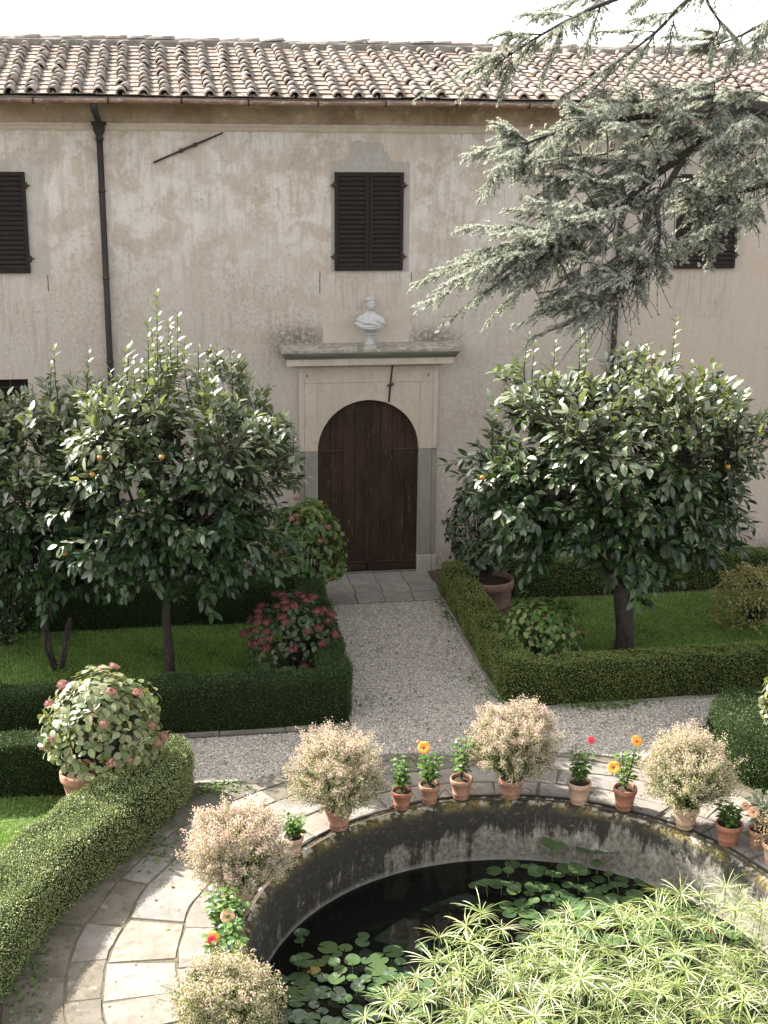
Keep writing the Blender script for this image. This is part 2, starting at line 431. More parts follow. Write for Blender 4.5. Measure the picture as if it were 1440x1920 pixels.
M_['pan'] = mat_tile('pan_tile_clay', (0.12, 0.083, 0.066), (0.16, 0.118, 0.095), (0.20, 0.158, 0.132), 0.6)
M_['mortar'] = mat_mottled('ridge_mortar', (0.20, 0.18, 0.155), (0.14, 0.125, 0.105), (0.28, 0.26, 0.23), 4.0, 0.95, 0.8, 20, bd=0.015)
M_['marble'] = mat_mottled('grey_white_marble', (0.46, 0.45, 0.435), (0.37, 0.36, 0.35), (0.25, 0.24, 0.23), 7.0, 0.7, 0.25, 40, bd=0.004)
M_['socle'] = mat_mottled('grey_socle_stone', (0.36, 0.355, 0.34), (0.31, 0.305, 0.29), (0.25, 0.245, 0.23), 7.0, 0.8, 0.3, 40, bd=0.004)
M_['paving'] = mat_stone('sandstone_paving', (0.205, 0.182, 0.157), (0.158, 0.139, 0.118), (0.10, 0.087, 0.069))
M_['paving_dark'] = mat_stone('dark_edge_paving', (0.15, 0.13, 0.105), (0.10, 0.088, 0.066), (0.055, 0.05, 0.032))  # darker stone tone, for the outer course and some stones of the next
M_['slab'] = mat_stone('grey_doorstep_slabs', (0.27, 0.245, 0.21), (0.215, 0.19, 0.165), (0.14, 0.125, 0.10))
M_['kerb'] = mat_stone('kerb_stone', (0.24, 0.225, 0.19), (0.17, 0.16, 0.13), (0.10, 0.095, 0.07))
M_['pond'] = mat_pond_wall()
M_['soil'] = mat_ground('garden_soil', [(0.3, (0.045, 0.036, 0.026)), (0.5, (0.085, 0.068, 0.048)), (0.7, (0.06, 0.07, 0.03))], 9)
M_['lawn'] = mat_ground('lawn_turf', [(0.38, (0.022, 0.032, 0.009)), (0.5, (0.055, 0.09, 0.02)), (0.62, (0.10, 0.14, 0.035))], 14)
M_['joint'] = mat_ground('mossy_joint_soil', [(0.35, (0.05, 0.043, 0.03)), (0.5, (0.10, 0.086, 0.062)), (0.65, (0.075, 0.072, 0.035))], 20)
M_['gravel'] = mat_gravel_floor()
M_['pebble'] = mat_leaf('pebbles', [(0.18, 0.158, 0.135), (0.33, 0.295, 0.25), (0.46, 0.415, 0.36), (0.36, 0.305, 0.24), (0.60, 0.565, 0.51)], 0.85, 0.0, 0.25)
M_['water'] = mat_water()
M_['bark'] = mat_mottled('dark_fissured_bark', (0.050, 0.040, 0.032), (0.028, 0.023, 0.019), (0.11, 0.10, 0.085), 5.0, 0.95, 1.0, 24, (2.4, 2.4, 0.8), bd=0.03)
M_['twig'] = mat_mottled('brown_twig_bark', (0.045, 0.036, 0.027), (0.032, 0.026, 0.02), (0.09, 0.078, 0.062), 8.0, 0.9, 0.5, 40)
M_['cedarbark'] = mat_mottled('cedar_bark', (0.042, 0.036, 0.031), (0.028, 0.025, 0.022), (0.085, 0.078, 0.068), 6.0, 0.95, 0.8, 30, bd=0.015)
for nm, c1, c2, c3 in (('terra', (0.33, 0.17, 0.11), (0.27, 0.14, 0.09), (0.44, 0.33, 0.26)),
                       ('terra_red', (0.31, 0.125, 0.078), (0.26, 0.11, 0.07), (0.40, 0.27, 0.20)),
                       ('terra_pale', (0.44, 0.29, 0.20), (0.38, 0.24, 0.165), (0.50, 0.41, 0.33)),
                       ('terra_old', (0.17, 0.095, 0.068), (0.12, 0.075, 0.058), (0.24, 0.20, 0.17))):
    M_[nm] = mat_mottled('terracotta_' + nm, c1, c2, c3, 5.0, 0.88, 0.3, 50, (1, 1, 0.7), bd=0.004)
M_['potsoil'] = mat_ground('potting_soil', [(0.35, (0.025, 0.018, 0.012)), (0.6, (0.06, 0.045, 0.03))], 40)
M_['hose'] = mat_mottled('black_rubber_hose', (0.014, 0.014, 0.015), (0.018, 0.018, 0.018), (0.03, 0.028, 0.026), 5.0, 0.5, 0.1, 50)
M_['wire'] = mat_mottled('galvanised_wire', (0.30, 0.28, 0.25), (0.25, 0.23, 0.2), (0.18, 0.14, 0.1), 9.0, 0.5, 0.1, 50)
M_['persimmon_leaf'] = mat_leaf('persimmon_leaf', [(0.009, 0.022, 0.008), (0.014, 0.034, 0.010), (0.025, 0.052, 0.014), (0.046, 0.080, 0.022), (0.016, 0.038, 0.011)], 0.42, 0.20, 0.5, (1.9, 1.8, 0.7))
M_['young_lit_leaf'] = mat_leaf('young_and_sunlit_leaf', [(0.055, 0.085, 0.030), (0.10, 0.13, 0.055), (0.16, 0.18, 0.09), (0.075, 0.105, 0.04)], 0.48, 0.30, 1.6, (1.5, 1.4, 0.7))  # pale young leaves; sunlit sheen of the upper crown is also in this colour
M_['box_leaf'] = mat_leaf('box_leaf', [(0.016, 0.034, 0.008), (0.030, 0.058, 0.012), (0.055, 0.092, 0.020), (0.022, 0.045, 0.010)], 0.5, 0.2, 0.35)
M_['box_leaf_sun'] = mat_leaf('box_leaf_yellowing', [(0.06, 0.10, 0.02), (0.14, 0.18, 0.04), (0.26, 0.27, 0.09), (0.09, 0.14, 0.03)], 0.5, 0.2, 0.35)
M_['box_leaf_pale'] = mat_leaf('box_leaf_sunlit_pale', [(0.075, 0.115, 0.03), (0.19, 0.235, 0.075), (0.36, 0.38, 0.18), (0.125, 0.175, 0.05)], 0.5, 0.12, 0.6)  # paler copy of the box leaf: sunlight on the curved hedge put into the colour
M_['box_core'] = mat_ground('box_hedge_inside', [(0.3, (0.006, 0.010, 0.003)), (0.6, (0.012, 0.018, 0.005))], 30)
M_['hyd_leaf'] = mat_leaf('hydrangea_leaf', [(0.042, 0.095, 0.022), (0.07, 0.135, 0.032), (0.10, 0.165, 0.042), (0.15, 0.16, 0.045), (0.055, 0.11, 0.028)], 0.45, 0.25, 0.4)
M_['hyd_leaf_dull'] = mat_leaf('hydrangea_leaf_dull', [(0.030, 0.052, 0.022), (0.048, 0.072, 0.032), (0.065, 0.088, 0.042), (0.04, 0.058, 0.022)], 0.5, 0.2, 0.35)
M_['hyd_leaf_pale'] = mat_leaf('hydrangea_leaf_pale', [(0.10, 0.145, 0.055), (0.15, 0.185, 0.085), (0.21, 0.225, 0.12), (0.17, 0.16, 0.075), (0.075, 0.12, 0.04)], 0.45, 0.28, 0.45, (1.2, 1.15, 0.6))
M_['hyd_flower'] = mat_leaf('hydrangea_floret_crimson', [(0.14, 0.034, 0.038), (0.20, 0.062, 0.06), (0.19, 0.085, 0.07), (0.105, 0.03, 0.032)], 0.6, 0.2, 0.2, (1, 1, 1))
M_['hyd_flower_pink'] = mat_leaf('hydrangea_floret_dusty_pink', [(0.28, 0.115, 0.10), (0.36, 0.20, 0.165), (0.28, 0.08, 0.08), (0.34, 0.25, 0.175)], 0.6, 0.2, 0.2, (1, 1, 1))
M_['abelia_leaf'] = mat_leaf('abelia_leaf', [(0.11, 0.155, 0.035), (0.21, 0.25, 0.08), (0.35, 0.36, 0.18), (0.07, 0.11, 0.025), (0.40, 0.37, 0.23), (0.24, 0.27, 0.095)], 0.5, 0.3, 0.35, (1.2, 1.1, 0.6))
M_['abelia_bloom'] = mat_leaf('abelia_bloom', [(0.58, 0.41, 0.37), (0.64, 0.51, 0.45), (0.70, 0.62, 0.55), (0.54, 0.30, 0.29)], 0.6, 0.3, 0.2, (1.1, 1, 0.9))
M_['dry_leaf'] = mat_leaf('dry_beige_leaf', [(0.36, 0.27, 0.15), (0.46, 0.36, 0.22), (0.40, 0.29, 0.17), (0.30, 0.24, 0.11)], 0.6, 0.25, 0.25, (1.1, 1, 0.8))
M_['hib_leaf'] = mat_leaf('hibiscus_leaf', [(0.035, 0.085, 0.016), (0.055, 0.12, 0.024), (0.085, 0.15, 0.03), (0.12, 0.18, 0.04), (0.045, 0.09, 0.02)], 0.32, 0.28, 0.5)
M_['hib_orange'] = mat_leaf('hibiscus_petal_orange', [(0.72, 0.30, 0.05), (0.78, 0.38, 0.08)], 0.5, 0.3, 0.3, (1.1, 0.9, 0.6))
M_['hib_red'] = mat_leaf('hibiscus_petal_red', [(0.60, 0.035, 0.06), (0.66, 0.06, 0.09)], 0.5, 0.3, 0.3, (1.1, 0.8, 0.8))
M_['hib_peach'] = mat_leaf('hibiscus_petal_peach', [(0.78, 0.42, 0.26), (0.80, 0.50, 0.33)], 0.5, 0.3, 0.3, (1.1, 0.9, 0.8))
M_['hib_eye'] = mat_leaf('hibiscus_eye', [(0.25, 0.01, 0.02), (0.30, 0.015, 0.025)], 0.6, 0.1, 0.2)
M_['cedar'] = mat_leaf('blue_cedar_needles', [(0.15, 0.165, 0.13), (0.30, 0.315, 0.27), (0.47, 0.48, 0.425), (0.09, 0.11, 0.075), (0.62, 0.62, 0.555)], 0.55, 0.38, 0.3, (1.1, 1.1, 0.9))
M_['cone'] = mat_mottled('cedar_cone', (0.34, 0.26, 0.21), (0.27, 0.21, 0.165), (0.20, 0.16, 0.12), 12.0, 0.85, 0.8, 90, (1, 1, 6), bd=0.006)
M_['sedge'] = mat_leaf('umbrella_sedge_blade', [(0.10, 0.165, 0.03), (0.20, 0.265, 0.07), (0.36, 0.40, 0.18), (0.14, 0.215, 0.045), (0.56, 0.57, 0.38), (0.28, 0.22, 0.09)], 0.38, 0.3, 0.5, (1.15, 1.15, 0.55))
M_['sedge_stem'] = mat_leaf('umbrella_sedge_stem', [(0.06, 0.11, 0.02), (0.09, 0.14, 0.03)], 0.45, 0.0, 0.4)
M_['lily'] = mat_leaf('lily_pad', [(0.03, 0.058, 0.022), (0.045, 0.08, 0.03), (0.068, 0.108, 0.04), (0.038, 0.065, 0.024)], 0.25, 0.12, 0.6)
M_['lily_dead'] = mat_leaf('lily_pad_yellowing', [(0.27, 0.20, 0.05), (0.20, 0.11, 0.045)], 0.45, 0.2, 0.4)
M_['clover'] = mat_leaf('clover_leaf', [(0.04, 0.09, 0.016), (0.07, 0.14, 0.025), (0.10, 0.18, 0.035)], 0.5, 0.25, 0.3)
M_['grass'] = mat_leaf('grass_blade', [(0.085, 0.17, 0.027), (0.14, 0.24, 0.042), (0.20, 0.31, 0.065), (0.26, 0.33, 0.12)], 0.5, 0.3, 0.3)
M_['fruit'] = mat_mottled('ripe_persimmon', (0.42, 0.19, 0.03), (0.36, 0.14, 0.022), (0.40, 0.24, 0.05), 9.0, 0.45, 0.05, 60, spec=0.5)
M_['golden'] = mat_leaf('golden_shrub_leaf', [(0.15, 0.15, 0.045), (0.22, 0.20, 0.07), (0.28, 0.24, 0.11), (0.10, 0.11, 0.03)], 0.5, 0.25, 0.35)
M_['litter'] = mat_leaf('fallen_leaf', [(0.16, 0.09, 0.04), (0.24, 0.16, 0.08), (0.10, 0.06, 0.03)], 0.7, 0.0, 0.2)

# ------------------------------------------------------------------ object helpers
def _props(o, label=None, cat=None, group=None, kind=None):
    if label: o['label'] = label
    if cat: o['category'] = cat
    if group: o['group'] = group
    if kind: o['kind'] = kind
    return o

def thing(name, label, cat, loc=(0, 0, 0), group=None):
    o = bpy.data.objects.new(name, None)
    o.empty_display_size = 0.2
    COL.objects.link(o)
    o.location = loc
    return _props(o, label, cat, group)

def link(name, me, mat, parent=None, **kw):
    if mat is not None:
        if len(me.materials) == 0:
            me.materials.append(mat)
    o = bpy.data.objects.new(name, me)
    COL.objects.link(o)
    if parent is not None:
        o.parent = parent
    return _props(o, **kw)

def np_mesh(name, V, F, smooth=False):
    """Mesh from numpy arrays: V (N,3), F (M,k) with the same corner count k for all faces."""
    V = np.asarray(V, np.float32); F = np.asarray(F, np.int32)
    me = bpy.data.meshes.new(name)
    me.vertices.add(len(V)); me.vertices.foreach_set('co', V.ravel())
    k = F.shape[1]
    me.loops.add(F.size); me.loops.foreach_set('vertex_index', F.ravel())
    me.polygons.add(len(F))
    me.polygons.foreach_set('loop_start', np.arange(0, F.size, k, dtype=np.int32))
    me.polygons.foreach_set('use_smooth', np.full(len(F), smooth))
    me.update(calc_edges=True)
    me.validate()
    return me

class MB:
    """Collects boxes, tubes, lathes and lofts into one mesh."""
    def __init__(s):
        s.v = []; s.f = []; s.sm = []
    def add(s, vs, fs, smooth=False):
        b = len(s.v)
        s.v += [tuple(float(c) for c in p) for p in vs]
        s.f += [tuple(i + b for i in f) for f in fs]
        s.sm += [smooth] * len(fs)
        return s
    def box(s, x0, x1, y0, y1, z0, z1):
        vs = [(x0, y0, z0), (x1, y0, z0), (x1, y1, z0), (x0, y1, z0), (x0, y0, z1), (x1, y0, z1), (x1, y1, z1), (x0, y1, z1)]
        return s.add(vs, [(0, 3, 2, 1), (4, 5, 6, 7), (0, 1, 5, 4), (1, 2, 6, 5), (2, 3, 7, 6), (3, 0, 4, 7)])
    def bevbox(s, x0, x1, y0, y1, z0, z1, b):
        """box with chamfered front (-y) edges"""
        vs = [(x0, y1, z0), (x1, y1, z0), (x1, y1, z1), (x0, y1, z1), (x0, y0 + b, z0), (x1, y0 + b, z0), (x1, y0 + b, z1), (x0, y0 + b, z1),
              (x0 + b, y0, z0 + b), (x1 - b, y0, z0 + b), (x1 - b, y0, z1 - b), (x0 + b, y0, z1 - b)]
        fs = [(0, 3, 2, 1), (8, 9, 10, 11)]
        for a, c in ((0, 4), (4, 8)):
            for i in range(4):
                j = (i + 1) % 4
                fs.append((a + i, a + j, c + j, c + i))
        return s.add(vs, fs)
    def tube(s, pts, rad, n=6, cap=True):
        pts = [Vector(p) for p in pts]
        m = len(pts)
        if not hasattr(rad, '__len__'):
            rad = [rad] * m
        vs = []; fs = []
        up = Vector((0.13, 0.27, 1)).normalized()
        for i, p in enumerate(pts):
            d = (pts[min(i + 1, m - 1)] - pts[max(i - 1, 0)])
            if d.length < 1e-9:
                d = Vector((0, 0, 1))
            d.normalize()
            a = d.cross(up)
            if a.length < 0.05:
                a = d.cross(Vector((1, 0, 0)))
            a.normalize(); b = d.cross(a)
            for k in range(n):
                t = 2 * PI * k / n
                vs.append(p + a * (math.cos(t) * rad[i]) + b * (math.sin(t) * rad[i]))
        for i in range(m - 1):
            for k in range(n):
                k2 = (k + 1) % n
                fs.append((i * n + k, (i + 1) * n + k, (i + 1) * n + k2, i * n + k2))
        if cap:
            fs.append(tuple(range(n)))
            fs.append(tuple(reversed(range((m - 1) * n, m * n))))
        return s.add(vs, fs, True)
    def lathe(s, prof, n=24, c=(0, 0, 0), close=False, a0=0.0, a1=2 * PI):
        full = abs(a1 - a0 - 2 * PI) < 1e-6
        cols = n if full else n + 1
        vs = []; fs = []
        for r, z in prof:
            for k in range(cols):
                t = a0 + (a1 - a0) * k / n
                vs.append((c[0] + r * math.cos(t), c[1] + r * math.sin(t), c[2] + z))
        for i in range(len(prof) - 1):
            for k in range(n):
                k2 = (k + 1) % cols if full else k + 1
                fs.append((i * cols + k, i * cols + k2, (i + 1) * cols + k2, (i + 1) * cols + k))
        return s.add(vs, fs, True)
    def extrude(s, poly, h0, h1, axis='z', bev=0.0):
        """poly: CCW 2-D outline (x,y); solid from z=h0 to z=h1 with an optional top bevel"""
        n = len(poly)
        vs = [(x, y, h0) for x, y in poly] + [(x, y, h1 - bev) for x, y in poly]
        fs = [tuple(reversed(range(n)))]
        for i in range(n):
            j = (i + 1) % n
            fs.append((i, j, n + j, n + i))
        if bev > 0:
            cx = sum(p[0] for p in poly) / n; cy = sum(p[1] for p in poly) / n
            for x, y in poly:
                d = math.hypot(x - cx, y - cy)
                k = max(0.0, 1 - bev * 1.3 / max(d, 1e-4))
                vs.append((cx + (x - cx) * k, cy + (y - cy) * k, h1))
            for i in range(n):
                j = (i + 1) % n
                fs.append((n + i, n + j, 2 * n + j, 2 * n + i))
            fs.append(tuple(range(2 * n, 3 * n)))
        else:
            fs.append(tuple(range(n, 2 * n)))
        return s.add(vs, fs)
    def mesh(s, name, smooth=True):
        me = bpy.data.meshes.new(name)
        me.from_pydata(s.v, [], s.f)
        me.polygons.foreach_set('use_smooth', [bool(a and smooth) for a in s.sm])
        me.update()
        return me
    def build(s, name, mat, parent=None, **kw):
        return link(name, s.mesh(name), mat, parent, **kw)

def unit(a):
    return a / np.maximum(np.linalg.norm(a, axis=-1, keepdims=True), 1e-9)

def frames(d, n):
    """per-item matrices with columns (side, along, normal) from directions d and wanted normals n"""
    d = unit(d)
    s = unit(np.cross(d, n))
    n2 = np.cross(s, d)
    return np.stack([s, d, n2], axis=-1)

def inst(tv, tf, R, P, S):
    """copy a template mesh to every frame: R (N,3,3), P (N,3), S (N,) or (N,3)"""
    tv = np.asarray(tv, float); tf = np.asarray(tf, int)
    S = np.asarray(S, float)
    if S.ndim == 1:
        S = S[:, None].repeat(3, 1)
    loc = tv[None] * S[:, None, :]
    V = np.einsum('nij,nkj->nki', R, loc) + P[:, None, :]
    F = tf[None] + (np.arange(len(P)) * len(tv))[:, None, None]
    return V.reshape(-1, 3), F.reshape(-1, tf.shape[1])

def leaf_template(w=0.25, fold=0.05, droop=0.12, stations=(0.22, 0.5, 0.78), widths=(0.78, 1.0, 0.66)):
    v = [(0, 0, 0)]
    for y, k in zip(stations, widths):
        z = -droop * y * y
        v += [(-w * k, y, z + fold * k), (0, y, z), (w * k, y, z + fold * k)]
    v.append((0, 1, -droop))
    f = [(0, 2, 1), (0, 3, 2)]
    m = len(stations)
    for i in range(m - 1):
        a = 1 + 3 * i; b = a + 3
        f += [(a, a + 1, b + 1), (a, b + 1, b), (a + 1, a + 2, b + 2), (a + 1, b + 2, b + 1)]
    a = 1 + 3 * (m - 1); t = 1 + 3 * m
    f += [(a, a + 1, t), (a + 1, a + 2, t)]
    return np.array(v), np.array(f)

SMALL = (np.array([(0, 0, 0), (-0.28, 0.5, 0.06), (0, 1, 0), (0.28, 0.5, 0.06)]), np.array([(0, 3, 2), (0, 2, 1)]))
BOXLEAF = (np.array([(0, 0, 0), (-0.38, 0.5, 0.08), (0, 1, 0), (0.38, 0.5, 0.08)]), np.array([(0, 3, 2), (0, 2, 1)]))
ROUND = (np.array([(0, 0, 0), (-0.42, 0.3, 0.08), (-0.36, 0.75, 0.06), (0, 1, 0), (0.36, 0.75, 0.06), (0.42, 0.3, 0.08)]),
         np.array([(0, 3, 2), (0, 2, 1), (0, 5, 4), (0, 4, 3)]))
LEAF = leaf_template(0.235, 0.055, 0.16)
LEAF_HYD = leaf_template(0.34, 0.07, 0.2, (0.18, 0.5, 0.8), (0.75, 1.0, 0.62))
LEAF_HIB = leaf_template(0.32, 0.06, 0.18)

def rdir(n):
    return unit(rng.normal(size=(n, 3)))

def leaf_objects(parent, tpl_mesh, R, P, S, name='leaf'):
    """the leaves that show largest, each an object sharing one leaf mesh"""
    for i in range(len(P)):
        o = bpy.data.objects.new(name, tpl_mesh)
        COL.objects.link(o)
        o.parent = parent
        m = Matrix.Identity(4)
        s = S[i]
        for a in range(3):
            for b in range(3):
                m[a][b] = R[i, a, b] * s
            m[a][3] = P[i, a]
        o.matrix_local = m

def shared_leaf(name, tpl, mat, smooth=True):
    me = np_mesh(name, tpl[0], tpl[1], smooth)
    me.materials.append(mat)
    return me

def split_leaves(parent, tpl, tmesh, mat, R, P, S, center, n_obj, origin, stuff_name='foliage'):
    """n_obj leaves nearest the viewer's side become leaf parts, the rest one stuff part"""
    view = unit((CAM_C - np.asarray(origin) - np.asarray(center))[None])[0]
    rel = (P - np.asarray(center))
    sc = rel @ view + rng.uniform(0, 0.25, len(P)) * np.abs(rel).max()
    order = np.argsort(-sc)
    a, b = order[:n_obj], order[n_obj:]
    leaf_objects(parent, tmesh, R[a], P[a], S[a])
    V, F = inst(tpl[0], tpl[1], R[b], P[b], S[b])
    link(stuff_name, np_mesh(stuff_name, V, F, True), mat, parent, kind='stuff')

def at(px, py, Y):
    """point of the vertical plane y = Y that the photograph shows at pixel (px, py)"""
    d = CAM_F + CAM_R * (px - 720) / FPX + CAM_U * (960 - py) / FPX
    t = (Y - CAM_C[1]) / d[1]
    return CAM_C + d * t

def bez(p0, p1, p2, n):
    t = np.linspace(0, 1, n)[:, None]
    return (1 - t) ** 2 * np.asarray(p0) + 2 * t * (1 - t) * np.asarray(p1) + t * t * np.asarray(p2)

# ================================================================== SETTING
# ground: one sheet to the horizon with the round hole of the pond
PC = np.array([0.0, -12.0])
def ground():
    n = 96
    rad = [3.06, 5.5, 9, 16, 30, 80, 250, 900]
    V = []; F = []
    for r in rad:
        for k in range(n):
            t = 2 * PI * k / n
            V.append((PC[0] + r * math.cos(t), PC[1] + r * math.sin(t), -0.006))
    for i in range(len(rad) - 1):
        for k in range(n):
            k2 = (k + 1) % n
            F.append((i * n + k, (i + 1) * n + k, (i + 1) * n + k2, i * n + k2))
    link('ground', np_mesh('ground', V, F), M_['soil'], kind='structure')
ground()

def sheet(name, poly, z, mat, kind='structure'):
    me = bpy.data.meshes.new(name)
    me.from_pydata([(x, y, z) for x, y in poly], [], [tuple(range(len(poly)))])
    me.update()
    return link(name, me, mat, kind=kind)

GRAVEL = [(-1.2, -1.7), (-1.2, -6.72), (-9.5, -6.68), (-9.5, -7.6), (-3.55, -7.6), (-3.42, -8.02), (-2.42, -8.08), (-1.9, -7.95), (-1.0, -7.75), (0, -7.66),
          (1.0, -7.72), (1.9, -7.92), (2.6, -8.22), (3.4, -8.75), (3.5, -8.0), (3.6, -7.3), (10, -7.0), (10, -6.4), (1.16, -6.35), (1.07, -6.0), (1.09, -1.7)]
sheet('gravel_path', GRAVEL, 0.004, M_['gravel'])
sheet('lawn', [(-9.5, -6.2), (-1.5, -6.2), (-1.5, -2.2), (-9.5, -2.2)], 0.004, M_['lawn'])
sheet('lawn', [(1.5, -5.8), (10.5, -5.8), (10.5, -1.9), (1.5, -1.9)], 0.004, M_['lawn'])
sheet('lawn', [(-9.5, -15.5), (-6.1, -15.5), (-5.8, -12.0), (-4.9, -9.8), (-4.4, -8.1), (-9.5, -8.0)], 0.004, M_['lawn'])

def in_poly(P, poly):
    x, y = P[:, 0], P[:, 1]
    ins = np.zeros(len(P), bool)
    n = len(poly)
    for i in range(n):
        x1, y1 = poly[i]; x2, y2 = poly[(i + 1) % n]
        c = ((y1 > y) != (y2 > y)) & (x < (x2 - x1) * (y - y1) / (y2 - y1 + 1e-12) + x1)
        ins ^= c
    return ins

# loose gravel: many low-poly pebbles
def gravel():
    P = np.stack([rng.uniform(-4.6, 6.2, 150000), rng.uniform(-8.9, -1.7, 150000)], 1)
    P = P[in_poly(P, GRAVEL)]
    P = P[(P[:, 1] < -6.3) | (np.abs(P[:, 0]) < 1.25)][:52000]
    n = len(P)
    tv = np.array([(1, 0, 0), (0, 1, 0), (-1, 0, 0), (0, -1, 0), (0, 0, 0.8), (0, 0, -0.6), (0.6, 0.6, 0.35), (-0.6, 0.5, 0.3)])
    tf = np.array([(0, 6, 4), (6, 1, 4), (1, 7, 4), (7, 2, 4), (2, 3, 4), (3, 0, 4), (0, 1, 6), (1, 2, 7)])
    R = frames(rdir(n) * (1, 1, 0.3) + (1e-3, 0, 0), np.array([[0, 0, 1.0]]) + rng.normal(0, 0.35, (n, 3)))
    s = rng.uniform(0.008, 0.017, n)
    S = np.stack([s * rng.uniform(0.8, 1.3, n), s * rng.uniform(0.8, 1.5, n), s * rng.uniform(0.5, 0.9, n)], 1)
    V, F = inst(tv, tf, R, np.c_[P, np.full(n, 0.008)], S)
    link('gravel', np_mesh('gravel', V, F), M_['pebble'], kind='stuff')
gravel()

def grass(regions):
    Ps = []
    for poly, dens in regions:
        a = np.array(poly)
        lo, hi = a.min(0), a.max(0)
        m = int((hi - lo).prod() * dens)
        P = rng.uniform(lo, hi, (m, 2))
        Ps.append(P[in_poly(P, poly)])
    P = np.concatenate(Ps)
    thick = np.sin(P[:, 0] * 2.3 + 1) * np.sin(P[:, 1] * 3.1) + 0.6 * np.sin(P[:, 0] * 7.1 + P[:, 1] * 5.0) + rng.normal(0, 0.5, len(P))
    P = P[thick > -0.75]; thick = thick[thick > -0.75]
    n = len(P)
    tv = np.array([(-0.5, 0, 0), (0.5, 0, 0), (0.3, 0.55, -0.12), (-0.3, 0.55, -0.12), (0, 1, -0.5)])
    tf = np.array([(0, 1, 2), (0, 2, 3), (3, 2, 4)])
    d = np.c_[rng.normal(0, 0.55, (n, 2)), np.ones(n)]
    R = frames(d, rdir(n) + np.array([0, -0.3, 0.6]))
    L = rng.uniform(0.025, 0.06, n) * (1 + 0.35 * np.clip(thick, -0.6, 1.2))
    V, F = inst(tv, tf, R, np.c_[P, np.full(n, 0.003)], np.stack([np.full(n, 0.007), L, L], 1))
    link('grass', np_mesh('grass', V, F), M_['grass'], kind='stuff')
grass([([(-8.2, -6.1), (-1.55, -6.1), (-1.55, -2.4), (-8.2, -2.4)], 3800), ([(1.5, -5.7), (8.6, -5.7), (8.6, -1.9), (1.5, -1.9)], 3800),
       ([(-6.8, -12.5), (-5.8, -12.0), (-4.9, -9.8), (-4.5, -8.2), (-6.8, -8.0)], 4500)])

# clover and low weeds along the kerbs and in the lawn
def weeds():
    P = []
    for cx, cy, sx, sy, n in ((1.1, -5.9, 0.10, 0.18, 150), (2.6, -6.45, 0.45, 0.10, 420), (1.05, -2.4, 0.07, 0.45, 220), (-3.15, -8.25, 0.2, 0.12, 200),
                              (1.7, -5.3, 0.5, 0.2, 500), (-4.0, -9.55, 0.25, 0.3, 260), (-2.6, -5.8, 1.2, 0.2, 700), (4.6, -3.6, 1.6, 0.8, 2200), (-3.8, -3.6, 1.6, 0.7, 1600), (-5.15, -11.6, 0.1, 0.6, 260)):
        P.append(np.c_[rng.normal(cx, sx, n), rng.normal(cy, sy, n), rng.uniform(0.015, 0.06, n)])
    P = np.concatenate(P)
    n = len(P)
    R = frames(rdir(n) * (1, 1, 0.4), np.array([[0, 0, 1.0]]) + rng.normal(0, 0.3, (n, 3)))
    V, F = inst(ROUND[0], ROUND[1], R, P, rng.uniform(0.02, 0.045, n))
    link('clover', np_mesh('clover', V, F), M_['clover'], kind='stuff')
weeds()

# pond basin and water
pond = thing('pond_basin', 'round sunken pond basin with black algae stained concrete wall', 'pond', (0, -12, 0))
prof = [(3.16, -0.2), (3.16, 0.006), (3.11, -0.004), (3.065, -0.030), (3.02, -0.075), (2.988, -0.145), (2.968, -0.27), (2.955, -0.5), (2.95, -0.9), (2.95, -1.5), (1.5, -1.5), (0.02, -1.5)]
def pond_wall():
    n = 160
    V = []; F = []
    nr = np.random.default_rng(3)
    wob = np.cumsum(nr.normal(0, 1, n)); wob -= np.linspace(wob[0], wob[-1], n); wob *= 0.010 / max(1e-6, np.abs(wob).max())
    for i, (r, z) in enumerate(prof):
        for k in range(n):
            t = 2 * PI * k / n
            j = nr.normal(0, 0.006) if 2 <= i <= 6 else 0.0
            rr = r + (wob[k] if 2 <= i <= 8 else 0) + j
            V.append((rr * math.cos(t), rr * math.sin(t), z + (nr.normal(0, 0.005) if 3 <= i <= 5 else 0)))
    for i in range(len(prof) - 1):
        for k in range(n):
            k2 = (k + 1) % n
            F.append((i * n + k, i * n + k2, (i + 1) * n + k2, (i + 1) * n + k))
    F = [tuple(reversed(f)) for f in F]
    link('basin_wall', np_mesh('basin_wall', V, F, True), M_['pond'], pond)
pond_wall()
def water():
    n = 96
    V = [(PC[0], PC[1], -0.8)] + [(PC[0] + 2.97 * math.cos(2 * PI * k / n), PC[1] + 2.97 * math.sin(2 * PI * k / n), -0.8) for k in range(n)]
    F = [(0, 1 + k, 1 + (k + 1) % n) for k in range(n)]
    link('water', np_mesh('water', V, F), M_['water'], kind='structure')
water()

